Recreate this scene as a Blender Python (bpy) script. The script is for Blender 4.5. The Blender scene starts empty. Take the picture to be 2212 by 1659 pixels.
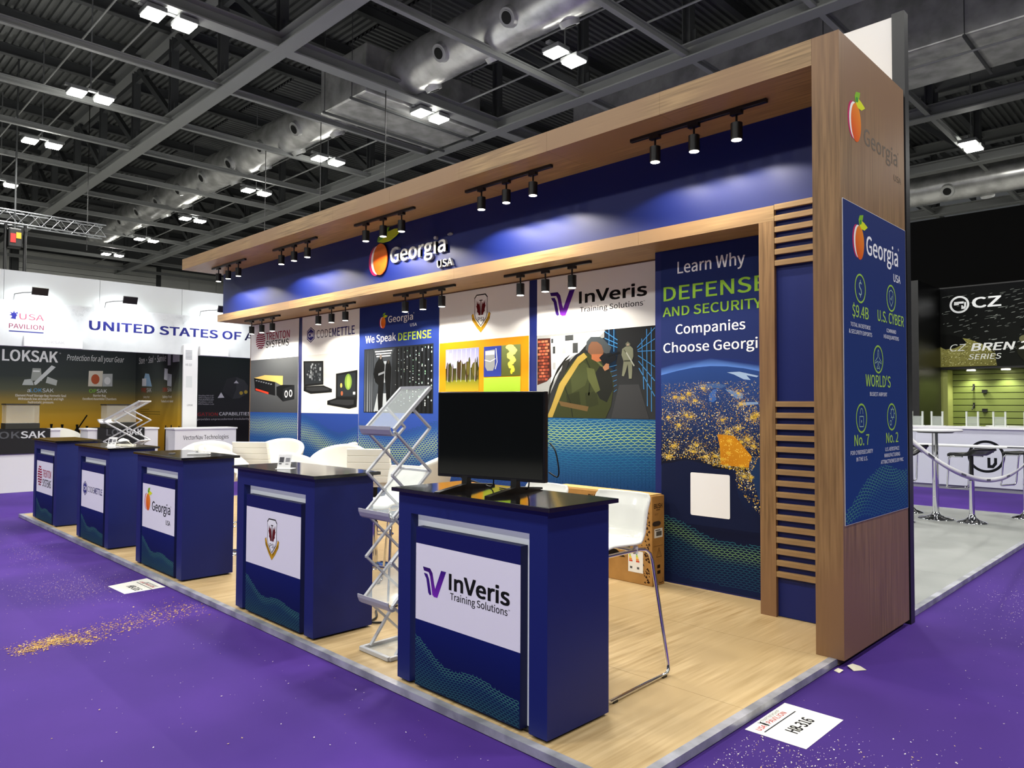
import bpy, math, random
import numpy as np
from mathutils import Vector, Matrix

# ------------------------------------------------------------------ camera, world, exposure
scene = bpy.context.scene
COL = scene.collection
random.seed(7)
RNG = np.random.default_rng(11)

cam_data = bpy.data.cameras.new('camera')
cam = bpy.data.objects.new('camera', cam_data)
COL.objects.link(cam)
scene.camera = cam
cam_data.sensor_width = 36.0
cam_data.lens = 36.0 * 1582.2 / 2212.0
cam_data.clip_end = 400.0
_yaw, _pit, _rol = math.radians(44.8046), math.radians(1.7293), math.radians(0.2554)
_fw = Vector((-math.sin(_yaw) * math.cos(_pit), math.cos(_yaw) * math.cos(_pit), math.sin(_pit)))
_r = Vector((math.cos(_yaw), math.sin(_yaw), 0.0))
_u = _r.cross(_fw)
_R = _r * math.cos(_rol) + _u * math.sin(_rol)
_U = -_r * math.sin(_rol) + _u * math.cos(_rol)
_m = Matrix.Identity(4)
for _i in range(3):
    _m[_i][0], _m[_i][1], _m[_i][2] = _R[_i], _U[_i], -_fw[_i]
_m[0][3], _m[1][3], _m[2][3] = 1.7772, -4.7407, 1.58
cam.matrix_world = _m

world = bpy.data.worlds.new('hall_air')
scene.world = world
world.use_nodes = True
world.node_tree.nodes['Background'].inputs[0].default_value = (0.95, 1.0, 1.02, 1)
world.node_tree.nodes['Background'].inputs[1].default_value = 0.06

vs = scene.view_settings
vs.view_transform = 'Standard'
vs.look = 'None'
vs.exposure = 0.0
vs.gamma = 1.0
vs.use_curve_mapping = False

HALL_LAMP_W = 150.0       # each twin high-bay lamp
SPOT_W = 24.0             # each track spotlight
Z_CHORD = 10.0            # underside of the roof trusses
CARPET = -0.045           # hall carpet; the booth platform top is z = 0

# ------------------------------------------------------------------ colour and material helpers
def C(h, a=1.0):
    h = h.lstrip('#')
    out = []
    for i in (0, 2, 4):
        c = int(h[i:i + 2], 16) / 255.0
        out.append(c / 12.92 if c <= 0.04045 else ((c + 0.055) / 1.055) ** 2.4)
    return (out[0], out[1], out[2], a)

def mix(a, b, t):
    return tuple(a[i] + (b[i] - a[i]) * t for i in range(3)) + (1.0,)

_MATS = {}
def mat(name, col, rough=0.5, metal=0.0, spec=0.5, emit=None, estr=0.0, trans=0.0, alpha=1.0, coat=0.0):
    if name in _MATS:
        return _MATS[name]
    m = bpy.data.materials.new(name)
    m.use_nodes = True
    b = m.node_tree.nodes['Principled BSDF']
    b.inputs['Base Color'].default_value = C(col) if isinstance(col, str) else col
    b.inputs['Roughness'].default_value = rough
    b.inputs['Metallic'].default_value = metal
    b.inputs['Specular IOR Level'].default_value = spec
    b.inputs['Transmission Weight'].default_value = trans
    b.inputs['Alpha'].default_value = alpha
    b.inputs['Coat Weight'].default_value = coat
    if emit:
        b.inputs['Emission Color'].default_value = C(emit)
        b.inputs['Emission Strength'].default_value = estr
    _MATS[name] = m
    return m

def nodes_of(m):
    nt = m.node_tree
    return nt, nt.nodes, nt.links, nt.nodes['Principled BSDF']

def noise_mat(name, c1, c2, scale, stretch=(1, 1, 1), rough=0.6, detail=4.0, bump=0.0, metal=0.0, spec=0.4, c3=None, scale3=1.0, lo=0.35, hi=0.65, bscale=None):
    """Two colours mixed by a stretched noise; optionally a third, large-scale tint."""
    if name in _MATS:
        return _MATS[name]
    m = mat(name, c1, rough, metal, spec)
    nt, N, L, b = nodes_of(m)
    tc = N.new('ShaderNodeTexCoord')
    mp = N.new('ShaderNodeMapping')
    mp.inputs['Scale'].default_value = stretch
    L.new(tc.outputs['Object'], mp.inputs['Vector'])
    nz = N.new('ShaderNodeTexNoise')
    nz.inputs['Scale'].default_value = scale
    nz.inputs['Detail'].default_value = detail
    L.new(mp.outputs['Vector'], nz.inputs['Vector'])
    rp = N.new('ShaderNodeValToRGB')
    rp.color_ramp.elements[0].position = lo
    rp.color_ramp.elements[1].position = hi
    rp.color_ramp.elements[0].color = C(c1)
    rp.color_ramp.elements[1].color = C(c2)
    L.new(nz.outputs['Fac'], rp.inputs['Fac'])
    out = rp.outputs['Color']
    if c3:
        n3 = N.new('ShaderNodeTexNoise')
        n3.inputs['Scale'].default_value = scale3
        L.new(tc.outputs['Object'], n3.inputs['Vector'])
        r3 = N.new('ShaderNodeValToRGB')
        r3.color_ramp.elements[0].position = 0.42
        r3.color_ramp.elements[1].position = 0.62
        L.new(n3.outputs['Fac'], r3.inputs['Fac'])
        mx = N.new('ShaderNodeMix')
        mx.data_type = 'RGBA'
        L.new(r3.outputs['Color'], mx.inputs['Factor'])
        L.new(out, mx.inputs['A'])
        mx.inputs['B'].default_value = C(c3)
        out = mx.outputs['Result']
    L.new(out, b.inputs['Base Color'])
    if bump:
        bp = N.new('ShaderNodeBump')
        bp.inputs['Strength'].default_value = bump
        src = nz.outputs['Fac']
        if bscale:
            nb = N.new('ShaderNodeTexNoise')
            nb.inputs['Scale'].default_value = bscale
            nb.inputs['Detail'].default_value = 7.0 if metal > 0.5 else 2.0
            nb.inputs['Roughness'].default_value = 0.65
            L.new(tc.outputs['Object'], nb.inputs['Vector'])
            src = nb.outputs['Fac']
        L.new(src, bp.inputs['Height'])
        L.new(bp.outputs['Normal'], b.inputs['Normal'])
    return m

def wood_mat(name, axis, c1='#79603e', c2='#b09063', c3='#917250'):
    st = {'x': (0.7, 16, 16), 'y': (16, 0.7, 16), 'z': (16, 16, 0.7)}[axis]
    return noise_mat(name, c1, c2, 3.2, st, rough=0.42, detail=7, c3=c3, scale3=0.9, lo=0.3, hi=0.7)

def foil_mat():
    m = noise_mat('duct_foil', '#c2c2c0', '#f0f0ee', 2.0, (1, 1, 1), rough=0.26, metal=0.6, bump=1.0, bscale=3.2)
    return m

# ------------------------------------------------------------------ mesh builder
class MB:
    def __init__(self):
        self.v, self.f, self.sm = [], [], []
    def add(self, vs_, fs_, smooth=False):
        o = len(self.v)
        self.v += [tuple(p) for p in vs_]
        self.f += [tuple(i + o for i in f) for f in fs_]
        self.sm += [smooth] * len(fs_)
        return self
    def box(self, x0, x1, y0, y1, z0, z1):
        x0, x1 = min(x0, x1), max(x0, x1); y0, y1 = min(y0, y1), max(y0, y1); z0, z1 = min(z0, z1), max(z0, z1)
        v = [(x0, y0, z0), (x1, y0, z0), (x1, y1, z0), (x0, y1, z0), (x0, y0, z1), (x1, y0, z1), (x1, y1, z1), (x0, y1, z1)]
        return self.add(v, [(0, 3, 2, 1), (4, 5, 6, 7), (0, 1, 5, 4), (1, 2, 6, 5), (2, 3, 7, 6), (3, 0, 4, 7)])
    def frame(self, p, q, up=(0, 0, 1)):
        p, q = Vector(p), Vector(q)
        d = (q - p).normalized()
        u = Vector(up)
        if abs(d.dot(u)) > 0.98:
            u = Vector((1, 0, 0))
        s = d.cross(u).normalized()
        return p, q, d, s, s.cross(d).normalized()
    def bar(self, p, q, w, h, up=(0, 0, 1)):
        p, q, d, s, u = self.frame(p, q, up)
        v = []
        for a in (p, q):
            for sx, sy in ((-1, -1), (1, -1), (1, 1), (-1, 1)):
                v.append(a + s * (sx * w / 2) + u * (sy * h / 2))
        return self.add(v, [(0, 1, 2, 3), (7, 6, 5, 4), (0, 4, 5, 1), (1, 5, 6, 2), (2, 6, 7, 3), (3, 7, 4, 0)])
    def ibeam(self, p, q, w, h, t=0.03, up=(0, 0, 1)):
        p, q, d, s, u = self.frame(p, q, up)
        for off, ww, hh in ((h / 2 - t / 2, w, t), (-h / 2 + t / 2, w, t), (0, t, h - 2 * t)):
            self.bar(p + u * off, q + u * off, ww, hh, up)
        return self
    def cyl(self, p, q, r0, r1=None, n=16, caps=True, smooth=True):
        r1 = r0 if r1 is None else r1
        p, q, d, s, u = self.frame(p, q)
        v = []
        for a, r in ((p, r0), (q, r1)):
            for i in range(n):
                t = 2 * math.pi * i / n
                v.append(a + s * (r * math.cos(t)) + u * (r * math.sin(t)))
        f = [(i, i + n, (i + 1) % n + n, (i + 1) % n) for i in range(n)]
        self.add(v, f, smooth)
        if caps:
            self.add(v, [tuple(range(n)), tuple(range(2 * n - 1, n - 1, -1))])
        return self
    def tube(self, pts, r, n=8, closed=False):
        pts = [Vector(p) for p in pts]
        m = len(pts)
        rings = []
        nrm = None
        for i, p in enumerate(pts):
            if closed:
                d = (pts[(i + 1) % m] - pts[i - 1]).normalized()
            else:
                d = (pts[min(i + 1, m - 1)] - pts[max(i - 1, 0)]).normalized()
            if nrm is None:
                nrm = d.cross(Vector((0, 0, 1)) if abs(d.z) < 0.95 else Vector((1, 0, 0))).normalized()
            nrm = (nrm - d * nrm.dot(d)).normalized()
            b = d.cross(nrm)
            rings.append([p + nrm * (r * math.cos(2 * math.pi * k / n)) + b * (r * math.sin(2 * math.pi * k / n)) for k in range(n)])
        v = [p for rg in rings for p in rg]
        f = []
        for i in range(m if closed else m - 1):
            j = (i + 1) % m
            for k in range(n):
                f.append((i * n + k, i * n + (k + 1) % n, j * n + (k + 1) % n, j * n + k))
        self.add(v, f, True)
        if not closed:
            self.add(v[:n] + v[-n:], [tuple(range(n - 1, -1, -1)), tuple(range(n, 2 * n))])
        return self
    def lathe(self, prof, c=(0, 0, 0), n=24):
        v, f = [], []
        for (r, z) in prof:
            for i in range(n):
                t = 2 * math.pi * i / n
                v.append((c[0] + r * math.cos(t), c[1] + r * math.sin(t), c[2] + z))
        for j in range(len(prof) - 1):
            for i in range(n):
                f.append((j * n + i, j * n + (i + 1) % n, (j + 1) * n + (i + 1) % n, (j + 1) * n + i))
        return self.add(v, f, True)
    def prism(self, pts, axis, a, b):
        """2-D outline extruded along axis from a to b ('x': pts are (y,z); 'y': (x,z); 'z': (x,y))."""
        def P(p, t):
            return {'x': (t, p[0], p[1]), 'y': (p[0], t, p[1]), 'z': (p[0], p[1], t)}[axis]
        n = len(pts)
        v = [P(p, a) for p in pts] + [P(p, b) for p in pts]
        f = [tuple(range(n)), tuple(range(2 * n - 1, n - 1, -1))] + [(i, i + n, (i + 1) % n + n, (i + 1) % n) for i in range(n)]
        return self.add(v, f)
    def grid(self, P, nu, nv, smooth=True, closed_u=False):
        v = [P(i / (nu if closed_u else nu - 1), j / (nv - 1)) for j in range(nv) for i in range(nu)]
        f = []
        for j in range(nv - 1):
            for i in range(nu if closed_u else nu - 1):
                k = (i + 1) % nu
                f.append((j * nu + i, j * nu + k, (j + 1) * nu + k, (j + 1) * nu + i))
        return self.add(v, f, smooth)
    def build(self, name, m, parent=None, bevel=0.0, solid=0.0, sub=0, fix=True):
        off = world_of(parent)
        me = bpy.data.meshes.new(name)
        me.from_pydata([(p[0] - off[0], p[1] - off[1], p[2] - off[2]) for p in self.v], [], self.f)
        me.polygons.foreach_set('use_smooth', self.sm)
        me.validate()
        if fix:
            import bmesh
            bm = bmesh.new(); bm.from_mesh(me)
            bmesh.ops.recalc_face_normals(bm, faces=bm.faces)
            bm.to_mesh(me); bm.free()
        me.update()
        if m:
            me.materials.append(m)
        o = bpy.data.objects.new(name, me)
        COL.objects.link(o)
        if parent:
            o.parent = parent
        if solid:
            s = o.modifiers.new('thickness', 'SOLIDIFY'); s.thickness = solid; s.offset = 0
        if sub:
            s = o.modifiers.new('smooth', 'SUBSURF'); s.levels = s.render_levels = sub
        if bevel:
            s = o.modifiers.new('edge', 'BEVEL'); s.width = bevel; s.segments = 2; s.limit_method = 'ANGLE'
        return o

def world_of(o):
    x = y = z = 0.0
    while o is not None:
        x += o.location[0]; y += o.location[1]; z += o.location[2]
        o = o.parent
    return (x, y, z)

def tag(o, label=None, cat=None, group=None, kind=None):
    if label: o['label'] = label
    if cat: o['category'] = cat
    if group: o['group'] = group
    if kind: o['kind'] = kind
    return o

def thing(name, loc, label, cat, group=None):
    o = bpy.data.objects.new(name, None)
    o.empty_display_size = 0.1
    COL.objects.link(o)
    o.location = loc
    return tag(o, label, cat, group)

def box(name, x0, x1, y0, y1, z0, z1, m, parent=None, bevel=0.0):
    return MB().box(x0, x1, y0, y1, z0, z1).build(name, m, parent, bevel=bevel)

def copy_tree(o, parent=None):
    c = o.copy()
    COL.objects.link(c)
    if parent is not None:
        c.parent = parent
    for ch in list(o.children):
        copy_tree(ch, c)
    return c

def place(proto, used, loc, rz, label, group=None):
    o = proto if not used else copy_tree(proto)
    used.append(1)
    o.location = loc
    o.rotation_euler = (0, 0, rz)
    o['label'] = label
    if group:
        o['group'] = group
    return o

# ------------------------------------------------------------------ flat printed graphics
_TXT = {}
SANS = None
try:                                   # the sans typeface shipped with Blender; its built-in one otherwise
    import os
    SANS = bpy.data.fonts.load(os.path.join(bpy.utils.system_resource('DATAFILES'), 'fonts', 'Noto Sans CJK Regular.woff2'))
except Exception:
    SANS = None
def glyphs(s, bold=0.0, shear=0.0):
    key = (s, bold, shear)
    if key in _TXT:
        return _TXT[key]
    cu = bpy.data.curves.new('lettering', 'FONT')
    if SANS: cu.font = SANS
    cu.body = s
    cu.size = 1.0
    cu.offset = bold
    cu.shear = shear
    cu.resolution_u = 3
    ob = bpy.data.objects.new('lettering', cu)
    COL.objects.link(ob)
    dg = bpy.context.evaluated_depsgraph_get()
    me = bpy.data.meshes.new_from_object(ob.evaluated_get(dg))
    v = np.array([tuple(p.co)[:2] for p in me.vertices]) if len(me.vertices) else np.zeros((0, 2))
    f = [tuple(p.vertices) for p in me.polygons]
    bpy.data.objects.remove(ob); bpy.data.curves.remove(cu); bpy.data.meshes.remove(me)
    if len(v):
        v[:, 0] -= v[:, 0].min()
    _TXT[key] = (v, f)
    return v, f
CAP = None

def print_mat():
    m = mat('printed_colours', '#ffffff', 0.7, 0, 0.08)
    if not m.node_tree.nodes.get('ink'):
        nt, N, L, b = nodes_of(m)
        a = N.new('ShaderNodeAttribute'); a.name = 'ink'
        a.attribute_name = 'ink'
        L.new(a.outputs['Color'], b.inputs['Base Color'])
    return m

class Art:
    """Flat print made of coloured outlines: (u, v) in metres on a surface, thin layers stacked along its normal."""
    STEP = 0.00015
    def __init__(self, org, U, V, base=0.0004):
        self.o, self.U, self.V = Vector(org), Vector(U), Vector(V)
        self.N = self.U.cross(self.V).normalized()
        self.h = base
        self.auto = 1.5e-5
        self.v, self.c, self.f = [], [], []
    def up(self, k=1):
        self.h += self.STEP * k
        return self
    def _add(self, pts, cols, faces):
        o = len(self.v)
        for p in pts:
            self.v.append(self.o + self.U * float(p[0]) + self.V * float(p[1]) + self.N * self.h)
        self.c += cols
        self.f += [tuple(i + o for i in f) for f in faces]
    def poly(self, pts, col):
        if isinstance(col, str): col = C(col)
        cols = col if isinstance(col, list) else [col] * len(pts)
        self.h += self.auto
        self._add(pts, cols, [tuple(range(len(pts)))])
        return self
    def rect(self, x0, y0, x1, y1, bot, top=None, n=1):
        if isinstance(bot, str): bot = C(bot)
        top = bot if top is None else (C(top) if isinstance(top, str) else top)
        self.poly([(x0, y0), (x1, y0), (x1, y1), (x0, y1)], [bot, bot, top, top])
        return self
    def ell(self, cx, cy, rx, ry, col, n=28, a0=0.0, a1=2 * math.pi, rot=0.0):
        pts = []
        for i in range(n):
            t = a0 + (a1 - a0) * i / (n if abs(a1 - a0 - 2 * math.pi) < 1e-6 else n - 1)
            x, y = rx * math.cos(t), ry * math.sin(t)
            pts.append((cx + x * math.cos(rot) - y * math.sin(rot), cy + x * math.sin(rot) + y * math.cos(rot)))
        return self.poly(pts, col)
    def line(self, pts, w, col, col2=None, closed=False):
        c1 = C(col) if isinstance(col, str) else col
        if closed: pts = list(pts) + [pts[0]]
        for i in range(len(pts) - 1):
            (x0, y0), (x1, y1) = pts[i], pts[i + 1]
            d = math.hypot(x1 - x0, y1 - y0) or 1e-9
            nx, ny = -(y1 - y0) / d * w / 2, (x1 - x0) / d * w / 2
            ex, ey = (x1 - x0) / d * w * 0.25, (y1 - y0) / d * w * 0.25
            c2 = c1 if col2 is None else col2
            self._add([(x0 + nx - ex, y0 + ny - ey), (x0 - nx - ex, y0 - ny - ey), (x1 - nx + ex, y1 - ny + ey), (x1 + nx + ex, y1 + ny + ey)], [c1, c1, c2, c2], [(0, 1, 2, 3)])
        return self
    def ring(self, cx, cy, rx, ry, w, col, n=32):
        if isinstance(col, str): col = C(col)
        pts = []
        for i in range(n):
            t = 2 * math.pi * i / n
            pts.append((cx + rx * math.cos(t), cy + ry * math.sin(t)))
        for i in range(n):
            t = 2 * math.pi * i / n
            pts.append((cx + (rx - w) * math.cos(t), cy + (ry - w) * math.sin(t)))
        self._add(pts, [col] * (2 * n), [(i, (i + 1) % n, n + (i + 1) % n, n + i) for i in range(n)])
        return self
    def text(self, s, x, y, h, col, w=None, bold=0.0, align='l', shear=0.0, top=None):
        """Baseline-left at (x, y), capital height h, optional exact width w."""
        global CAP
        if CAP is None:
            CAP = float(glyphs('H')[0][:, 1].max())
        v, f = glyphs(s, 0.0, shear)
        if not len(v): return self
        c1 = C(col) if isinstance(col, str) else col
        c2 = c1 if top is None else C(top)
        ky = h / CAP
        kx = ky if w is None else w / v[:, 0].max()
        ww = v[:, 0].max() * kx
        x -= {'l': 0, 'c': ww / 2, 'r': ww}[align]
        pts = [(x + a * kx, y + b * ky) for a, b in v]
        cols = [mix(c1, c2, min(1, max(0, (p[1] - y) / h))) for p in pts] if top else [c1] * len(pts)
        b = bold * 1.6 * h
        offs = [(0, 0)] if bold < 0.003 else [(-b, -b * .6), (b, -b * .6), (-b, b * .6), (b, b * .6)]
        for dx, dy in offs:
            self.h += self.auto
            self._add([(p[0] + dx, p[1] + dy) for p in pts], cols, f)
        return self
    def build(self, name, parent, label=None):
        off = world_of(parent)
        me = bpy.data.meshes.new(name)
        me.from_pydata([(p[0] - off[0], p[1] - off[1], p[2] - off[2]) for p in self.v], [], self.f)
        at = me.color_attributes.new('ink', 'FLOAT_COLOR', 'POINT')
        at.data.foreach_set('color', np.array(self.c, dtype=np.float32).ravel())
        me.materials.append(print_mat())
        me.update()
        o = bpy.data.objects.new(name, me)
        COL.objects.link(o)
        o.parent = parent
        if label: o['label'] = label
        return o

def smooth01(t):
    t = min(1.0, max(0.0, t))
    return t * t * (3 - 2 * t)

def hexwave(a, x0, x1, z0, z1, fn, cw=0.05, ch=0.03, lw=0.004, warp=None):
    """Honeycomb line print; fn(x, z) -> colour or None where the line fades out."""
    warp = warp or (lambda x, z: (x, z))
    nx, nz = int((x1 - x0) / cw) + 2, int((z1 - z0) / (ch * 0.75)) + 2
    for j in range(-1, nz):
        for i in range(-1, nx):
            cx = x0 + (i + 0.5 * (j % 2)) * cw
            cz = z0 + j * ch * 0.75
            pt = [(cx - cw / 2, cz - ch / 4), (cx - cw / 2, cz + ch / 4), (cx, cz + ch / 2), (cx + cw / 2, cz + ch / 4)]
            q = [warp(*p) for p in pt]
            for k in range(3):
                (ax, az), (bx, bz) = q[k], q[k + 1]
                if min(ax, bx) < x0 or max(ax, bx) > x1 or min(az, bz) < z0 or max(az, bz) > z1:
                    continue
                c = fn((ax + bx) / 2, (az + bz) / 2)
                if c is not None:
                    a.line([(ax, az), (bx, bz)], lw, c)

def peach(a, cx, cy, s, word, leaf=True, wcol='#f2f2f0', wide=1.0, usa=True):
    """Peach with leaf and the state name; s = height of the fruit, cx, cy = centre of the fruit."""
    kx = wide
    a.ell(cx - 0.20 * s * kx, cy, 0.35 * s * kx, 0.5 * s, '#b8275f', rot=0.06)
    a.up()
    a.ell(cx - 0.08 * s * kx, cy + 0.005 * s, 0.36 * s * kx, 0.5 * s, '#f2efe9', rot=0.03)
    a.up()
    a.poly([(cx + (0.04 + 0.36 * math.cos(t)) * s * kx, cy + 0.5 * s * math.sin(t) * (1.07 if math.sin(t) < 0 else 1.0)) for t in [2 * math.pi * i / 30 for i in range(30)]],
           [mix(C('#d9501c'), C('#e88a2a'), 0.5 + 0.5 * math.sin(2 * math.pi * i / 30 + 0.6)) for i in range(30)])
    lx, ly = cx + 0.0 * s * kx, cy + 0.52 * s
    a.poly([(lx, ly), (lx - 0.04 * s * kx, ly + 0.16 * s), (lx + 0.06 * s * kx, ly + 0.3 * s), (lx + 0.36 * s * kx, ly + 0.36 * s), (lx + 0.3 * s * kx, ly + 0.2 * s), (lx + 0.12 * s * kx, ly + 0.08 * s)], '#7fb52e')
    a.up()
    a.poly([(lx + 0.02 * s * kx, ly), (lx + 0.18 * s * kx, ly - 0.1 * s), (lx + 0.45 * s * kx, ly - 0.1 * s), (lx + 0.72 * s * kx, ly + 0.04 * s), (lx + 0.42 * s * kx, ly + 0.13 * s), (lx + 0.22 * s * kx, ly + 0.16 * s)], '#d6df2a')
    a.up()
    a.ell(lx + 0.12 * s * kx, ly + 0.1 * s, 0.1 * s * kx, 0.07 * s, '#3e8f3a', rot=0.4)
# ------------------------------------------------------------------ the hall: floor, roof, end wall
def carpet_mat():
    m = noise_mat('purple_carpet', '#3e2277', '#4a2a84', 1.1, (1, 1, 1), rough=0.85, detail=6, c3='#361c69', scale3=0.35, bump=0.12, bscale=260.0, spec=0.25)
    return m
concrete = noise_mat('hall_concrete', '#8a8a86', '#9c9b96', 0.8, rough=0.7, detail=5)
fl = tag(box('floor', -52, 16, -18, 42, CARPET - 0.2, CARPET - 0.006, concrete), kind='structure')
box('aisle_carpet', -18, 6.5, -9, 12.2, CARPET - 0.006, CARPET, carpet_mat(), fl)

steel = mat('painted_steel', '#8b8d8c', 0.55, 0.0, 0.4)
steel_dark = mat('dark_steel', '#4a4c4d', 0.6, 0.0, 0.3)
deck_m = noise_mat('roof_deck', '#5a5c5c', '#6c6e6d', 0.6, (1, 1, 1), rough=0.45, metal=0.2)
foil = foil_mat()
black_m = mat('black_plastic', '#0b0b0c', 0.42)
alu = mat('aluminium', '#b9bcc0', 0.28, 1.0)
chrome = mat('chrome', '#e4e5e8', 0.06, 1.0)

Z_DECK = 13.35
mb = MB()
def corr(mb, along, a0, a1, b0, b1, z, pitch=0.22, dep=0.08):
    """Trapezoid-corrugated sheet: ribs run along 'along' from a0 to a1, profile across b0..b1."""
    n = int((b1 - b0) / pitch)
    prof = []
    for i in range(n):
        b = b0 + i * pitch
        prof += [(b, 0), (b + pitch * 0.42, 0), (b + pitch * 0.5, dep), (b + pitch * 0.92, dep)]
    v, f = [], []
    for a in (a0, a1):
        for b, d in prof:
            v.append((a, b, z + d) if along == 'x' else (b, a, z + d))
    k = len(prof)
    for i in range(k - 1):
        f.append((i, i + 1, k + i + 1, k + i))
    mb.add(v, f)
corr(mb, 'x', -52, 16, -18, 8.2, Z_DECK)
corr(mb, 'y', 8.2, 42, -52, 16, Z_DECK)
roof = tag(mb.build('ceiling', deck_m, fix=False), kind='structure')
box('roof_lid', -52, 16, -18, 42, Z_DECK + 0.2, Z_DECK + 0.3, steel_dark, roof)
pm = None
for i in range(24):
    x = -50 + i * 2.6
    if pm is None:
        o = MB().ibeam((0, -18, 0), (0, 42, 0), 0.2, 0.34).build('purlin', steel_dark, roof); pm = o
    else:
        o = pm.copy(); COL.objects.link(o)
    o.location = (x, 0, Z_DECK - 0.18)

TIES = [-0.9, -4.48, -7.6, -10.9, -14.3, -17.6, -21.1, -24.4, -27.9, -31.2, -34.6, -38.0, -41.4, -44.8, -48.2]
def truss(y, label):
    t = thing('roof_truss', (0, y, Z_CHORD), label, 'roof truss', 'steel roof trusses')
    MB().ibeam((-51, y, Z_CHORD + 0.18), (15, y, Z_CHORD + 0.18), 0.38, 0.36, 0.035).build('bottom_chord', steel, t)
    MB().ibeam((-51, y, 12.98), (15, y, 12.98), 0.36, 0.5, 0.035).build('top_chord', steel, t)
    MB().bar((-51, y, 12.42), (15, y, 12.42), 0.14, 0.16).build('upper_rail', steel_dark, t)
    vm = dm = None
    for i, x in enumerate(TIES):
        if vm is None:
            vm = MB().ibeam((x, y, Z_CHORD + 0.36), (x, y, 12.75), 0.22, 0.22, 0.025).build('vertical_post', steel_dark, t); x00 = x
        else:
            o = vm.copy(); COL.objects.link(o); o.location.x += x - x00
        if i + 1 < len(TIES):
            MB().bar((x - 0.1, y, Z_CHORD + 0.4), (TIES[i + 1] + 0.3, y, 12.75), 0.16, 0.17).build('diagonal_brace', steel_dark, t)
        MB().box(x - 0.22, x + 0.22, y - 0.03, y + 0.03, Z_CHORD + 0.34, Z_CHORD + 0.72).build('gusset_plate', steel_dark, t)
truss(3.6, 'grey steel roof truss crossing the top of the picture before the foil duct')
truss(10.75, 'grey steel roof truss running just above the long wooden canopy')
truss(18.8, 'grey steel roof truss seen beyond the wooden tower, nearest of the three there')
truss(24.3, 'grey steel roof truss beyond the wooden tower, middle of the three there')
truss(31.0, 'grey steel roof truss low beyond the wooden tower, farthest of the three')

ordn = ['first', 'second', 'third', 'fourth', 'fifth', 'sixth', 'seventh', 'eighth', 'ninth', 'tenth']
for i, x in enumerate(TIES):
    if i == 4:
        o = MB().ibeam((x, -14, Z_CHORD + 0.19), (x, 40, Z_CHORD + 0.19), 0.38, 0.36, 0.035).build('cross_beam', steel)
        tag(o, 'wide grey cross beam meeting the roof trusses above the foil plenum box', 'roof beam')
        continue
    o = MB().ibeam((x, -14, Z_CHORD + 0.14), (x, 40, Z_CHORD + 0.14), 0.13, 0.18, 0.03).build('roof_tie', steel)
    lab = ('slim grey roof tie between the trusses, %s one in front of the wide cross beam' % ordn[3 - i]) if i < 4 else ('slim grey roof tie between the trusses, %s one beyond the wide cross beam' % ordn[i - 5])
    tag(o, lab, 'roof tie', 'slim roof ties')

def pipe(y, z, lab, x0=-50, x1=14, r=0.028):
    o = MB().cyl((x0, y, z), (x1, y, z), r, n=8).build('conduit_pipe', steel, None)
    tag(o, lab, 'pipe')
pipe(0.95, 11.55, 'thin conduit under the roof deck at the upper left, the one away from the lamps')
pipe(1.95, 11.55, 'thin conduit carrying the lamp row at the upper left')
pipe(9.1, 10.35, 'thin sprinkler pipe running along beside the foil duct')
pipe(9.6, 11.5, 'thin conduit carrying the lamp row behind the foil duct')
pipe(14.6, 9.85, 'thin pipe under the rectangular foil duct beyond the tower', -20, 14)
pipe(21.5, 11.0, 'thin pipe high between the far roof trusses beyond the tower', -20, 14)

# foil ducts
def duct(y, z, r, x0, x1, name_label, nozz, n_lab):
    t = thing('foil_duct', ((x0 + x1) / 2, y, z - r), name_label, 'air duct')
    mb = MB()
    n = int((x1 - x0) / 0.35)
    rr = np.random.default_rng(5)
    prof = []
    m = 22
    v, f = [], []
    for i in range(n + 1):
        x = x0 + (x1 - x0) * i / n
        ri = r * (1 + 0.025 * (rr.random() - 0.5)) * (0.97 if i % 7 == 0 else 1.0)
        for k in range(m):
            a = 2 * math.pi * k / m
            q = ri * (1 + 0.02 * (rr.random() - 0.5))
            v.append((x, y + q * math.cos(a), z + q * math.sin(a)))
    for i in range(n):
        for k in range(m):
            f.append((i * m + k, i * m + (k + 1) % m, (i + 1) * m + (k + 1) % m, (i + 1) * m + k))
    f.append(tuple(range(m))); f.append(tuple(range(n * m, (n + 1) * m)))
    mb.add(v, f, True)
    mb.build('insulated_tube', foil, t)
    for k, x in enumerate(nozz):
        for s in (-1, 1):
            a = math.radians(-32 if s < 0 else -62)
            d = Vector((0, s * math.cos(a), math.sin(a)))
            c = Vector((x + (1.1 if s > 0 else 0), y, z))
            p = c + d * (r * 0.93)
            nb = MB().cyl(p, p + d * 0.13, 0.25, 0.22, 20).build('jet_nozzle', mat('nozzle_grey', '#c9cac8', 0.35, 0.3), t)
            MB().cyl(p + d * 0.1, p + d * 0.15, 0.12, 0.14, 18).build('nozzle_core', black_m, nb)
            if s < 0:
                MB().cyl(p + d * 0.1, p + d * 0.142, 0.175, 0.165, 18).build('nozzle_ring', mat('nozzle_grey', '#c9cac8'), nb)
    return t
duct(7.4, 10.8, 0.63, -42.0, -3.0, 'long round silver foil air duct with jet nozzles under the roof', [-9.9 - 2.42 * k for k in range(13)], '')
duct(26.2, 9.95, 0.6, -16.0, 8.0, 'silver foil air duct with round nozzles beyond the wooden tower', [-9.0, -5.75, -2.5, 0.8], '')
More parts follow.
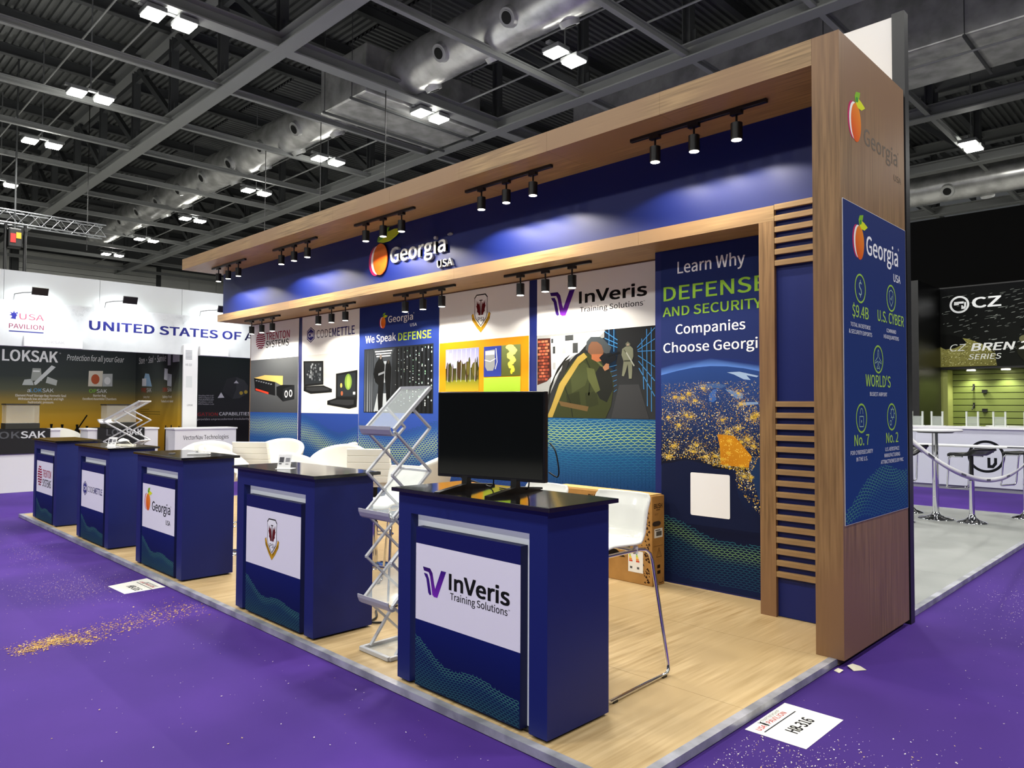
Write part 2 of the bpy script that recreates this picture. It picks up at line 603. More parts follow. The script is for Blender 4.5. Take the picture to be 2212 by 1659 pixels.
def plenum(name_label, x0, x1, y0, y1, z0, z1, hang):
    t = thing('foil_plenum', ((x0 + x1) / 2, (y0 + y1) / 2, z0), name_label, 'air duct')
    rr = np.random.default_rng(9)
    MB().box(x0, x1, y0, y1, z0, z1).build('insulated_box', foil, t, bevel=0.04)
    for x in hang:
        MB().box(x - 0.03, x + 0.03, y0 - 0.15, y1 + 0.15, z0 - 0.1, z0 - 0.04).build('hanger_rail', steel_dark, t)
        for y in (y0 - 0.1, y1 + 0.1):
            MB().cyl((x, y, z0 - 0.1), (x, y, Z_DECK), 0.012, n=6).build('hanger_rod', steel_dark, t)
plenum('rectangular silver foil plenum box joined to the long round duct', -17.0, -14.68, 6.22, 10.4, 10.0, 11.35, (-16.6, -15.2))
plenum('wide rectangular silver foil duct seen above and beyond the wooden tower', -14.0, 9.0, 14.0, 16.3, 10.0, 11.7, (-5.6, -2.46, 0.7))

# hall lamps: the regular grid of twin high-bay floodlights
lamp_glass = mat('lamp_glass', '#ffffff', 0.4, emit='#fffdf2', estr=26.0)
lamp_body = mat('lamp_body', '#8d8f90', 0.4, 0.4)
def lamp_proto():
    t = thing('hall_lamp', (0, 0, 0), 'x', 'lamp')
    MB().box(-0.06, 0.06, -0.62, 0.62, 0.14, 0.2).build('mounting_bar', lamp_body, t)
    MB().cyl((0, 0, 0.2), (0, 0, Z_DECK - 9.85), 0.02, n=8).build('hanger_rod', lamp_body, t)
    for s in (-1, 1):
        h = MB().box(-0.26, 0.26, s * 0.33 - 0.21, s * 0.33 + 0.21, 0.02, 0.13).build('lamp_head', lamp_body, t, bevel=0.02)
        MB().box(-0.23, 0.23, s * 0.33 - 0.18, s * 0.33 + 0.18, -0.02, 0.02).build('lens', lamp_glass, h)
    return t
lp = lamp_proto(); lp_used = []
area = bpy.data.lights.new('hall_lamp_light', 'AREA')
area.shape = 'RECTANGLE'; area.size = 0.5; area.size_y = 1.1
area.energy = HALL_LAMP_W
area.color = (1.0, 0.985, 0.94)
spill = bpy.data.lights.new('hall_lamp_spill', 'POINT'); spill.energy = 20.0; spill.shadow_soft_size = 0.12; spill.color = (1.0, 0.99, 0.92)
def hall_lamp(x, y, z, label, group):
    o = place(lp, lp_used, (x, y, z), 0, label, group)
    l = bpy.data.objects.new('hall_lamp_light', area); COL.objects.link(l)
    l.location = (0, 0, -0.03); l.parent = o
    l2 = bpy.data.objects.new('hall_lamp_spill', spill); COL.objects.link(l2); l2.location = (0, 0, -0.16); l2.parent = o
LZ = 9.85                   # the lamps hang just below the roof ties
rows = [(1.06, LZ, [8.0, 2.5, -3.1, -8.9, -14.45, -20.02, -25.1, -31.17, -36.8], 'lamp row at the upper left'),
        (8.29, LZ, [7.6, 1.9, -3.8, -9.44, -14.52, -20.0, -25.25, -31.4, -37.2, -42.45], 'lamp row behind the foil duct'),
        (21.77, LZ, [1.6, -4.11, -9.8], 'lamp row beyond the tower'),
        (27.1, LZ, [-2.1, -8.0], 'farthest lamp row beyond the tower'),
        (-6.1, LZ, [8.0, 2.4, -3.2, -8.9, -14.5, -20.1, -25.7], 'lamp row over the aisle'),
        (-13.3, LZ, [8.0, 2.4, -3.2, -8.9, -14.5], 'row over the far aisle side')]
for y, z, xs, grp in rows:
    for k, x in enumerate(xs):
        hall_lamp(x, y, z, 'twin floodlight, %s in the %s' % (ordn[k] if k < 10 else 'last', grp), grp)

# end wall with roller shutter
endw = noise_mat('end_wall_cladding', '#b9bab6', '#c6c7c3', 0.4, rough=0.6)
mb = MB()
mb.box(-50.3, -50.0, -18, 42, CARPET, Z_DECK)
ew = tag(mb.build('wall_end', mat('end_wall_grey', '#5b5d5e', 0.7)), kind='structure')
for k, (y0, y1) in enumerate([(-6.0, 4.9), (13.5, 42)]):
    n = int((y1 - y0) / 1.9)
    for j in range(n):
        a = y0 + (y1 - y0) * j / n; b = y0 + (y1 - y0) * (j + 1) / n
        MB().box(-50.0, -49.92, a + 0.012, b - 0.012, CARPET, 10.75).build('cladding_panel', endw, ew)
sh = tag(MB().box(-50.0, -49.85, 5.0, 13.5, CARPET, 10.9).build('door_1', mat('shutter_frame', '#3d3f40', 0.6)), kind='structure')
z = 8.0
while z < 10.8:
    MB().box(-49.85, -49.76, 5.35, 13.15, z + 0.012, min(z + 0.33, 10.8)).build('shutter_slat', endw, sh)
    z += 0.345

# hanging aluminium lighting trusses
def box_truss(p, q, s, label):
    p, q = Vector(p), Vector(q)
    t = thing('lighting_truss', p, label, 'lighting truss')
    d = (q - p).normalized(); sd = d.cross(Vector((0, 0, 1))); up = Vector((0, 0, 1))
    corners = [sd * (a * s / 2) + up * (b * s / 2) for a, b in ((-1, -1), (1, -1), (1, 1), (-1, 1))]
    for c in corners:
        MB().cyl(p + c, q + c, 0.025, n=8).build('main_tube', alu, t)
    L = (q - p).length; n = int(L / 0.32)
    for i in range(n):
        mb = MB()
        for k in range(4):
            a, b = corners[k], corners[(k + 1) % 4]
            if i % 2: a, b = b, a
            mb.cyl(p + d * (L * i / n) + a, p + d * (L * (i + 1) / n) + b, 0.012, n=5, caps=False)
        mb.build('lattice_brace', alu, t)
    return t
box_truss((-27.0, -3.2, 7.75), (-27.0, 3.45, 7.75), 0.42, 'aluminium lighting truss hanging high at the upper left beside a hoist')
box_truss((-24.0, 6.6, 7.1), (-11.2, 6.6, 7.1), 0.32, 'aluminium lighting truss just showing over the top edge of the wooden canopy')
for lt, pts in ((bpy.data.objects['lighting_truss'], [(-27.0, -2.6), (-27.0, 2.9)]), (bpy.data.objects['lighting_truss.001'], [(-14.3, 6.6), (-17.6, 6.6), (-21.1, 6.6)])):
    for px, py in pts:
        MB().cyl((px, py, 7.0), (px, py, Z_DECK if px < -25 else Z_CHORD + .05), 0.014, n=6).build('hanging_strap', black_m, lt)
t = thing('chain_hoist', (-27.0, 0.75, 6.6), 'black chain hoist with red and yellow markings hanging from the lighting truss', 'hoist')
MB().box(-27.18, -26.82, 0.55, 0.95, 6.75, 7.4).build('motor_body', black_m, t, bevel=0.05)
MB().box(-26.81, -26.79, 0.6, 0.75, 6.9, 7.2).build('red_marking', mat('hoist_red', '#b4201c', 0.5), t)
MB().box(-26.81, -26.79, 0.76, 0.9, 7.05, 7.25).build('yellow_marking', mat('hoist_yellow', '#c9a021', 0.5), t)
MB().cyl((-27.0, 0.75, 7.4), (-27.0, 0.75, Z_DECK + .05), 0.03, n=6).build('chain', steel_dark, t)
for k, (yy, lab) in enumerate([(1.05, 'black power cable hanging from the hoist, nearer the booth'), (0.5, 'black power cable hanging from the hoist, away from the booth')]):
    o = MB().cyl((-27.0, yy, CARPET), (-27.0, yy, 7.54), 0.05, n=8).build('hanging_cable', black_m)
    tag(o, lab, 'cable')
# ------------------------------------------------------------------ the booth
wood_x = wood_mat('oak_along_x', 'x')
wood_z = wood_mat('oak_along_z', 'z', '#6c5133', '#9a7850', '#826144')
vinyl = noise_mat('oak_vinyl', '#9f855a', '#ccb48a', 2.6, (14, 0.6, 1), rough=0.38, detail=7, c3='#b39a70', scale3=1.3, lo=0.3, hi=0.72)
navy = mat('navy_laminate', '#0c1c60', 0.5, 0, 0.35)
navy_dark = mat('navy_backing', '#0b1142', 0.6, 0, 0.3)
white_m = mat('white_laminate', '#e6e6e6', 0.45)
PX0, PX1, PY0, PY1 = -10.69, -0.05, -2.225, 1.27

plat = thing('booth_platform', (-5.4, -0.5, CARPET), 'low booth platform with oak vinyl sheets and aluminium edge trim', 'platform')
box('deck_board', PX0 + 0.02, PX1 - 0.02, PY0 + 0.02, PY1, CARPET, -0.006, mat('chipboard', '#6f5d43', 0.8), plat)
fp = {}
ys = [PY0 + 0.045, -1.12, -0.02, PY1]
xs = [PX0 + 0.045 + (PX1 - PX0 - 0.09) * i / 5 for i in range(6)]
for j in range(3):
    for i in range(5):
        if j not in fp:
            o = MB().box(xs[i] + 0.0012, xs[i + 1] - 0.0012, ys[j] + 0.0012, ys[j + 1] - 0.0012, -0.006, 0.0).build('vinyl_sheet', vinyl, plat)
            fp[j] = (o, xs[i])
        else:
            o = fp[j][0].copy(); COL.objects.link(o); o.location.x += xs[i] - fp[j][1]
edge = noise_mat('scuffed_aluminium', '#8d8f96', '#c2c3cc', 6, (1, 1, 1), rough=0.32, metal=0.35)
def edge_trim(x0, x1, y0, y1):
    return MB().box(x0, x1, y0, y1, -0.006, 0.002)
MB().box(PX0, PX1, PY0, PY0 + 0.045, -0.004, 0.002).box(PX0, PX1, PY0 - 0.003, PY0, -0.040, 0.002).build('edge_trim', edge, plat)
MB().box(PX1 - 0.045, PX1, PY0 + 0.045, 0.0, -0.004, 0.002).box(PX1, PX1 + 0.003, PY0 - 0.003, 0.02, -0.040, 0.002).build('edge_trim', edge, plat)
MB().box(PX0, PX0 + 0.045, PY0 + 0.045, PY1, -0.004, 0.002).box(PX0 - 0.003, PX0, PY0 - 0.003, PY1, -0.040, 0.002).build('edge_trim', edge, plat)

# tower at the right end
tower = thing('booth_tower', (-0.09, 0.64, 0), 'tall oak-finish tower at the end of the booth carrying a blue facts panel', 'tower')
box('wood_cladding', -0.176, 0.0, 0.0, 1.268, 0.0, 4.0, wood_z, tower)
box('base_board', -0.17, -0.04, 0.02, 1.27, -0.04, 0.0, mat('chipboard', '#6f5d43'), tower)
ip = box('facts_panel', 0.0, 0.004, 0.028, 1.262, 0.834, 2.92, mat('panel_edge_white', '#dcdcdc', 0.5), tower)
ip['label'] = 'blue facts panel with peach logo and white edge'
a = Art((0.004, 0, 0), (0, 1, 0), (0, 0, 1))
ptop, pbot = C('#25356f'), C('#1f3f86')
a.rect(0.031, 0.837, 1.259, 2.917, C('#1c3c7c'), C('#253368'))
a.up()
def sidewave(x, z):
    crest = 1.02 + 0.12 * math.sin((x - 0.25) * 4.5) + 0.33 * max(0, x - 0.55)
    d = crest - z
    if d < 0 or z < 0.84: return None
    k = smooth01(1 - abs(d - 0.06) / 0.14)
    return mix(C('#24508f'), C('#5fae86'), 0.25 + 0.6 * k)
hexwave(a, 0.035, 1.255, 0.84, 1.45, sidewave, 0.05, 0.028, 0.004, warp=lambda x, z: (x, z + 0.05 * math.sin(x * 5)))
a.up()
peach(a, 0.31, 2.68, 0.22, 'g')
a.up()
a.text('Georgia', 0.44, 2.62, 0.125, '#f2f3f5', w=0.64, bold=0.014)
a.text('®', 1.085, 2.72, 0.035, '#f2f3f5')
a.text('USA', 0.98, 2.50, 0.055, '#f2f3f5', w=0.15, bold=0.01)
LG = '#a6d05a'
def icon(cx, cz, draw):
    a.ring(cx, cz, 0.098, 0.098, 0.012, '#9ccb4e', 40)
    draw(cx, cz)
LW = C('#9fc4b4')
def ic_dollar(x, z): a.text('$', x, z - 0.045, 0.09, LW, align='c')
def ic_shield(x, z):
    a.line([(x - 0.04, z + 0.045), (x, z + 0.06), (x + 0.04, z + 0.045), (x + 0.036, z - 0.02), (x, z - 0.06), (x - 0.036, z - 0.02)], 0.006, LW, closed=True)
    a.line([(x - 0.015, z), (x - 0.003, z - 0.015), (x + 0.02, z + 0.018)], 0.006, LW)
def ic_plane(x, z):
    o = [(0, .07), (.012, .05), (.012, .015), (.06, -.015), (.06, -.03), (.012, -.012), (.01, -.045), (.028, -.06), (.028, -.068), (0, -.06)]
    a.line([(x + p, z + q) for p, q in o] + [(x - p, z + q) for p, q in reversed(o)], 0.006, LW, closed=True)
def ic_lock(x, z):
    a.line([(x - 0.035, z - 0.055), (x + 0.035, z - 0.055), (x + 0.035, z + 0.012), (x - 0.035, z + 0.012)], 0.006, LW, closed=True)
    a.line([(x + 0.025 * math.cos(t), z + 0.03 + 0.035 * math.sin(t)) for t in [0.0 + math.pi * i / 8 for i in range(9)]], 0.006, LW)
    a.ell(x, z - 0.02, 0.007, 0.01, LW, 10)
def ic_gear(x, z):
    a.ring(x + 0.015, z + 0.025, 0.035, 0.035, 0.006, LW, 14); a.ring(x - 0.022, z - 0.042, 0.02, 0.02, 0.006, LW, 12)
    for k in range(8):
        t = k * math.pi / 4
        a.line([(x + 0.015 + 0.035 * math.cos(t), z + 0.025 + 0.035 * math.sin(t)), (x + 0.015 + 0.046 * math.cos(t), z + 0.025 + 0.046 * math.sin(t))], 0.007, LW)
icon(0.318, 2.37, ic_dollar); icon(0.925, 2.37, ic_shield); icon(0.645, 1.915, ic_plane); icon(0.318, 1.51, ic_lock); icon(0.91, 1.515, ic_gear)
a.text('$9.4B', 0.32, 2.175, 0.078, LG, w=0.29, bold=0.012, align='c')
a.text('U.S. CYBER', 0.918, 2.185, 0.075, LG, w=0.555, bold=0.012, align='c')
a.text("WORLD'S", 0.645, 1.725, 0.078, LG, w=0.49, bold=0.012, align='c')
a.text('No. 7', 0.32, 1.332, 0.07, LG, w=0.265, bold=0.012, align='c')
a.text('No. 2', 0.915, 1.332, 0.07, LG, w=0.255, bold=0.012, align='c')
for s_, x_, z_, w_ in [('TOTAL IN DEFENSE', .32, 2.108, .36), ('& SECURITY EXPORTS', .32, 2.062, .415), ('COMMAND', .92, 2.118, .2), ('HEADQUARTERS', .92, 2.072, .32), ('BUSIEST AIRPORT', .645, 1.66, .34),
                       ('FOR CYBERSECURITY', .32, 1.275, .40), ('IN THE U.S.', .318, 1.23, .2), ('U.S. AEROSPACE', .914, 1.275, .295), ('MANUFACTURING', .912, 1.232, .33), ('ATTRACTIVENESS BY PWC', .912, 1.189, .48)]:
    a.text(s_, x_, z_, 0.026, '#e8ecf2', w=w_, bold=0.008, align='c')
a.build('printed_graphic', ip)
a = Art((0.0, 0, 0), (0, 1, 0), (0, 0, 1))
peach(a, 0.275, 3.48, 0.25, 'g')
a.build('peach_decal', tower)
a = Art((0.0, 0, 0), (0, 1, 0), (0, 0, 1))
a.text('Georgia', 0.43, 3.372, 0.11, '#6d6459', w=0.68, bold=0.012)
a.text('®', 1.12, 3.45, 0.03, '#6d6459')
a.text('USA', 1.03, 3.255, 0.045, '#6d6459', w=0.16, bold=0.008)
a.build('state_name_decal', tower, 'grey lettering on the wood')

# upper canopy, blue header, lower beam, post, slats
can = thing('upper_canopy', (-5.4, 0.6, 3.825), 'long oak-finish upper canopy over the blue header', 'canopy')
n_c = 9
for i in range(n_c):
    x0 = -10.70 + (10.70 - 0.176) * i / n_c; x1 = -10.70 + (10.70 - 0.176) * (i + 1) / n_c
    box('canopy_panel', x0 + 0.0008, x1 - 0.0008, 0.0, 1.30, 3.825, 4.0, wood_x, can)
hd = thing('header_wall', (-5.4, 0.68, 3.1), 'deep blue header wall with raised peach logo between the two wooden beams', 'header')
box('header_board', -10.60, -0.176, 0.66, 0.70, 3.128, 3.825, navy, hd)

# raised letters on the header
def raised(name, build, m, depth, parent, y):
    """Extrude flat outlines (list of (pts, faces)) on a wall facing -y."""
    mb = MB()
    build(mb)
    return mb.build(name, m, parent)
def solid_text(s, x, z, h, w, y, depth, m, parent, name, bold=0.012):
    cap = float(glyphs('H')[0][:, 1].max())
    v, f = glyphs(s)
    kx, ky = w / v[:, 0].max(), h / cap
    edges = {}
    for fc in f:
        for i in range(len(fc)):
            e = (fc[i], fc[(i + 1) % len(fc)])
            k = (min(e), max(e)); edges.setdefault(k, []).append(e)
    mb = MB(); n = len(v); b = bold * 1.6 * h
    for k, (dx, dz) in enumerate(((-b, -b * .6), (b, -b * .6), (-b, b * .6), (b, b * .6))):
        me_v = [(x + p[0] * kx + dx, z + p[1] * ky + dz) for p in v]
        yy = y - depth - .0003 * k
        vs_ = [(p[0], yy, p[1]) for p in me_v] + [(p[0], y, p[1]) for p in me_v]
        mb.add(vs_, [tuple(fc) for fc in f] + [(e[0][0], e[0][0] + n, e[0][1] + n, e[0][1]) for e in edges.values() if len(e) == 1])
    return mb.build(name, m, parent, fix=False)
letter_m = mat('brushed_letter', '#c9c9c6', 0.3, 0.55)
lg = bpy.data.objects.new('raised_logo', None); COL.objects.link(lg); lg.parent = hd
solid_text('Georgia', -5.70, 3.352, 0.185, 1.06, 0.66, 0.035, letter_m, hd, 'state_name_letters', 0.016)
solid_text('USA', -4.79, 3.175, 0.085, 0.27, 0.66, 0.03, letter_m, hd, 'country_letters', 0.016)
solid_text('®', -4.62, 3.50, 0.05, 0.08, 0.66, 0.02, letter_m, hd, 'registered_mark', 0.004)
bpy.data.objects.remove(lg)
def fruit(pts, y0, y1, m, name):
    return MB().prism(pts, 'y', y0, y1).build(name, m, hd)
def ell(cx, cz, rx, rz, n=30):
    return [(cx + rx * math.cos(2 * math.pi * i / n), cz + rz * math.sin(2 * math.pi * i / n)) for i in range(n)]
fruit(ell(-6.045, 3.43, 0.155, 0.19), 0.648, 0.66, mat('peach_magenta', '#b01e5c', 0.4), 'peach_crescent')  # magenta crescent of the logo, left of the fruit
fruit(ell(-5.985, 3.435, 0.155, 0.188), 0.640, 0.648, mat('peach_white', '#efe6e2', 0.4), 'peach_rim')
fruit(ell(-5.925, 3.435, 0.152, 0.20), 0.628, 0.640, noise_mat('peach_orange', '#cf4a14', '#e07a22', 2.2, (1, 1, 1), rough=0.35), 'peach_body')
lf = [(-5.96, 3.655), (-5.87, 3.635), (-5.72, 3.64), (-5.60, 3.68), (-5.47, 3.755), (-5.62, 3.77), (-5.76, 3.755), (-5.88, 3.72)]
fruit(lf, 0.62, 0.64, mat('leaf_yellow_green', '#b9cc22', 0.4), 'peach_leaf')
fruit([(-5.96, 3.655), (-5.84, 3.69), (-5.74, 3.765), (-5.71, 3.81), (-5.86, 3.77), (-5.94, 3.71)], 0.605, 0.62, mat('leaf_green', '#5f9a2c', 0.4), 'leaf_fold')

beam = thing('lower_beam', (-5.6, 0.9, 3.01), 'oak-finish lower beam running over the poster wall', 'beam')
for i in range(8):
    x0 = -10.73 + (10.73 - 0.728) * i / 8; x1 = -10.73 + (10.73 - 0.728) * (i + 1) / 8
    box('beam_panel', x0 + 0.0008, x1 - 0.0008, 0.62, 1.2615, 3.01, 3.128, wood_x, beam)
fpost = box('frame_post', -0.852, -0.728, 0.62, 0.976, 0.0, 3.0092, wood_z)
tag(fpost, 'oak-finish post carrying the lower beam beside the slats', 'post')
box('dark_trim', -10.73, -2.05, 1.235, 1.2615, 3.001, 3.01, mat('dark_stained_wood', '#4a2e1a', 0.6), beam)  # dark stained strip along the rear underside of the beam

sl = thing('slat_screen', (-0.45, 0.64, 0.0), 'narrow navy recess with horizontal oak slats beside the tower', 'screen')
box('recess_board', -0.728, -0.176, 0.655, 0.70, 0.004, 3.128, navy, sl)
smesh = None
slat_z = [3.092 - 0.0862 * i for i in range(6)] + [1.584 - 0.0855 * i for i in range(16)]
for z in slat_z:
    if smesh is None:
        smesh = MB().box(-0.726, -0.178, 0.622, 0.655, -0.0, 0.041).build('slat', wood_x, sl)
        smesh.location.z = smesh.location.z + z
        z00 = z
    else:
        o = smesh.copy(); COL.objects.link(o); o.location.z += z - z00

wall = tag(box('wall_back', -10.79, -0.05, 1.27, 1.31, 0.0, 3.83, navy), kind='structure')
box('oak_end_strip', -10.83, -10.79, 1.27, 1.31, 0.0, 3.01, wood_z, wall)
wr = tag(MB().box(-2.045, -0.85, 0.985, 1.27, 0.0, 3.008).build('wall_store', navy), kind='structure')
np_w = tag(box('wall_neighbour', -10.7, -0.09, 1.32, 1.40, CARPET, 4.62, mat('neighbour_white', '#efefef', 0.5)), kind='structure')
box('black_end_frame', -0.09, 0.0, 1.31, 1.40, CARPET, 4.64, mat('black_frame', '#15161a', 0.4), np_w)

# track spotlights
lens_m = mat('spot_lens', '#ffffff', 0.3, emit='#fff6e6', estr=14.0)
def track_proto():
    t = thing('track_light', (0, 0, 0), 'x', 'track light')
    MB().box(-0.6, 0.6, -0.018, 0.018, -0.028, 0.0).build('rail', black_m, t, bevel=0.003)
    for x in (-0.36, 0.0, 0.36):
        h = MB().cyl((x, 0, -0.12), (x, 0, -0.245), 0.044, n=20).build('lamp_head', black_m, t)
        MB().cyl((x, 0, -0.05), (x, 0, -0.125), 0.009, n=8).build('stem', black_m, h)
        MB().box(x - 0.045, x + 0.045, -0.02, 0.02, -0.055, -0.026).build('adapter', black_m, h)
        MB().cyl((x, 0, -0.2445), (x, 0, -0.247), 0.037, n=20).build('lens', lens_m, h)
    return t
tp = track_proto(); tp_used = []
spot = bpy.data.lights.new('spot_light', 'SPOT')
spot.energy = SPOT_W * 1.5; spot.spot_size = math.radians(151); spot.spot_blend = 0.22; spot.shadow_soft_size = 0.03
spot.color = (1.0, 0.93, 0.80)
spot2 = spot.copy(); spot2.spot_size = math.radians(150); spot2.energy = SPOT_W * 0.34; spot2.spot_blend = 0.35
def track(x, y, z, lab, grp, ld):
    o = place(tp, tp_used, (x, y, z), 0, lab, grp)
    for dx in (-0.36, 0, 0.36):
        l = bpy.data.objects.new('spot_light', ld); COL.objects.link(l)
        l.location = (dx, 0, -0.252); l.parent = o
for k, x in enumerate([-1.22, -3.31, -5.38, -7.49, -9.58]):
    track(x, 0.29, 3.825, 'black three-lamp track under the upper canopy, %s from the tower' % ordn[k], 'upper track lights', spot)
for k, x in enumerate([-3.30, -5.33, -7.43, -9.56]):
    track(x, 0.855, 3.01, 'black three-lamp track under the lower beam, %s from the tower' % ordn[k], 'lower track lights', spot2)
# ------------------------------------------------------------------ posters on the back wall
def wave_field(a, x0, x1, z0, z1, crest, floor_c='#141f4c', top_c='#25408c', cw=0.062, ch=0.036, dens=1.0):
    n = 10
    for i in range(n):
        za, zb = z0 + (z1 - z0) * i / n, z0 + (z1 - z0) * (i + 1) / n
        a.rect(x0, za, x1, zb, mix(C(floor_c), C(top_c), smooth01(i / n)), mix(C(floor_c), C(top_c), smooth01((i + 1) / n)))
    a.up()
    def fn(x, z):
        c = crest(x)
        if z > c + 0.02: 
            return None
        d = c - z
        if d > 0.95: return None
        green = smooth01(1 - abs(d - 0.28) / 0.22)
        base = mix(C('#2a6f95'), C('#a9c877'), green)
        fade = 1 - smooth01((d - 0.42) / 0.5)
        fade *= 0.35 + 0.65 * smooth01(d / 0.12)
        if fade < 0.05: return None
        return mix(C('#1a2c66'), base, fade * dens)
    hexwave(a, x0 + 0.004, x1 - 0.004, max(z0, 0.12), z1 - 0.003, fn, cw, ch, 0.007, warp=lambda x, z: (x, z + 0.03 * math.sin(x * 3.1 + z * 2)))

def poster(name, x0, x1, z0, z1, y, label):
    t = thing('poster', ((x0 + x1) / 2, y, z0), label, 'poster', 'back wall posters')
    box('poster_board', x0, x1, y - 0.008, y, z0, z1, white_m, t)
    return t, Art((0, y - 0.008, 0), (1, 0, 0), (0, 0, 1))
YW = 1.27
# --- striped globe logo
t, a = poster('poster', -10.788, -9.095, 0.0, 3.0, YW, 'poster with red and black Trenton Systems lettering above two dark servers')
a.rect(-10.788, 2.375, -9.095, 3.0, '#e4e4e4'); a.rect(-10.788, 1.455, -9.095, 2.375, C('#3f4144'), C('#5d6063'))
wave_field(a, -10.788, -9.095, 0, 1.455, lambda x: 1.5)
def trenton(a, cx, cz, r, k=1.0):
    for i in range(8):
        z = cz + r * (0.86 - 0.245 * i)
        hw = math.sqrt(max(0.02, 1 - ((z - cz) / r) ** 2)) * r * 1.05 * k
        pts = [(cx - hw, z - r * 0.05), (cx - hw * 0.4, z + r * 0.03), (cx + hw * 0.3, z - r * 0.04), (cx + hw, z + r * 0.02)]
        pts2 = [(p[0], p[1] + r * 0.15) for p in reversed(pts)]
        a.poly(pts + pts2, mix(C('#a32a45'), C('#7d2740'), i / 8))
a.up(); trenton(a, -10.42, 2.705, 0.155, 1.08)
a.text('TRENTON', -10.22, 2.705, 0.125, '#9b2d45', w=0.83, bold=0.016)
a.text('SYSTEMS', -10.22, 2.572, 0.115, '#1b1b1d', w=0.80, bold=0.016); a.text('®', -9.41, 2.65, 0.035, '#333333')
a.poly([(-10.24, 2.10), (-9.60, 2.07), (-9.60, 1.90), (-9.85, 1.97), (-10.65, 2.06)], '#d9b96a')
a.up(); a.poly([(-10.65, 2.06), (-9.87, 1.97), (-9.86, 1.74), (-10.60, 1.83)], '#111214')
a.up(); a.poly([(-10.58, 1.875), (-10.10, 1.80), (-10.10, 1.765), (-10.58, 1.84)], '#c23a24')
for i in range(7):
    a.rect(-10.58 + i * 0.09, 2.0 - 0.012 * i, -10.52 + i * 0.09, 2.02 - 0.012 * i, '#7b7f84')
a.poly([(-9.82, 1.89), (-9.62, 1.92), (-9.21, 1.91), (-9.21, 1.68), (-9.59, 1.64), (-9.81, 1.75)], '#0e0f11')
a.up(); a.poly([(-9.59, 1.85), (-9.21, 1.91), (-9.21, 1.68), (-9.59, 1.64)], '#1b1d20')
a.up(); a.ring(-9.48, 1.765, 0.055, 0.06, 0.022, '#e6e6e6', 18); a.ring(-9.33, 1.775, 0.055, 0.06, 0.022, '#e6e6e6', 18)
a.build('printed_graphic', t)

# --- hexagon logo, two laptops
t, a = poster('poster', -8.98, -7.335, 0.0, 3.0, YW, 'white poster with navy CodeMettle lettering above two rugged laptops')
a.rect(-8.98, 2.378, -7.335, 3.0, '#e6e6e6'); a.rect(-8.98, 1.457, -7.335, 2.378, C('#dcdad3'), C('#d2d0ca'))
wave_field(a, -8.98, -7.335, 0, 1.457, lambda x: 1.42 - 0.28 * smooth01((x + 8.98) / 1.2) + 0.12 * smooth01((x + 7.9) / 0.6))
rr = random.Random(3)
for i in range(26):
    x, z = -8.9 + rr.random() * 1.5, 1.5 + rr.random() * 0.85
    a.line([(x + 0.06 * k + 0.02 * math.sin(k + i), min(2.36, max(1.47, z + 0.05 * math.sin(k * 0.8 + i)))) for k in range(3) if x + 0.06 * k < -7.36], 0.004, '#c3c0b6')
def codemettle(a, cx, cz, r, x, z, h, w1, w2):
    hx = [(cx + r * math.sin(k * math.pi / 3) * 1.1, cz + r * math.cos(k * math.pi / 3)) for k in range(6)]
    a.poly(hx, '#2c2a66'); a.up()
    a.poly([(cx + (p[0] - cx) * 0.86, cz + (p[1] - cz) * 0.86) for p in hx], '#e8e8ee'); a.up()
    a.poly([(cx + (p[0] - cx) * 0.78, cz + (p[1] - cz) * 0.78) for p in hx], '#33317a'); a.up()
    a.text('CM', cx, cz - r * 0.28, r * 0.55, '#eeeef4', w=r * 1.15, bold=0.012, align='c')
    a.text('CODE', x, z, h, '#4a4a58', w=w1)
    a.text('METTLE', x + w1 * 1.05, z, h, '#2a2866', w=w2, bold=0.02)
codemettle(a, -8.71, 2.70, 0.125, -8.53, 2.635, 0.125, 0.44, 0.61)
def laptop(a, scr, base, content):
    a.poly(scr, '#141516'); a.up()
    cx = sum(p[0] for p in scr) / len(scr); cz = sum(p[1] for p in scr) / len(scr)
    a.poly([(cx + (p[0] - cx) * 0.84, cz + (p[1] - cz) * 0.84) for p in scr], '#23272b'); a.up()
    content(cx, cz)
    a.poly(base, '#101112'); a.up()
    bx = sum(p[0] for p in base) / len(base); bz = sum(p[1] for p in base) / len(base)
    a.poly([(bx + (p[0] - bx) * 0.8, bz + 0.01 + (p[1] - bz) * 0.55) for p in base], '#2b2c2e')
def cmap(cx, cz):
    r2 = random.Random(5)
    for i in range(40):
        x, z = cx + (r2.random() - .5) * .42, cz + (r2.random() - .5) * .26
        a.rect(x, z, x + .02 + r2.random() * .03, z + .012 + r2.random() * .03, r2.choice(['#6f7478', '#9aa0a4', '#454a4f']))
def cglobe(cx, cz):
    a.ell(cx + 0.05, cz + 0.05, 0.095, 0.12, '#6f8d3a'); a.up(); a.ell(cx + 0.055, cz + 0.05, 0.05, 0.10, '#8fa64a'); a.ell(cx - .14, cz, .03, .035, '#b9a55a', 12); a.ell(cx - .12, cz - .12, .03, .035, '#a05a3a', 12)
    a.rect(cx + .18, cz - .14, cx + .24, cz - .1, '#cfcfcf')
laptop(a, [(-8.93, 2.29), (-8.32, 2.27), (-8.31, 1.90), (-8.91, 1.88)], [(-8.91, 1.88), (-8.31, 1.89), (-8.06, 1.83), (-8.06, 1.78), (-8.69, 1.76), (-8.91, 1.81)], cmap)
laptop(a, [(-7.95, 2.06), (-7.37, 2.10), (-7.37, 1.68), (-7.95, 1.68)], [(-8.19, 1.65), (-7.95, 1.69), (-7.37, 1.68), (-7.38, 1.56), (-7.58, 1.53), (-8.19, 1.59)], cglobe)
a.build('printed_graphic', t)

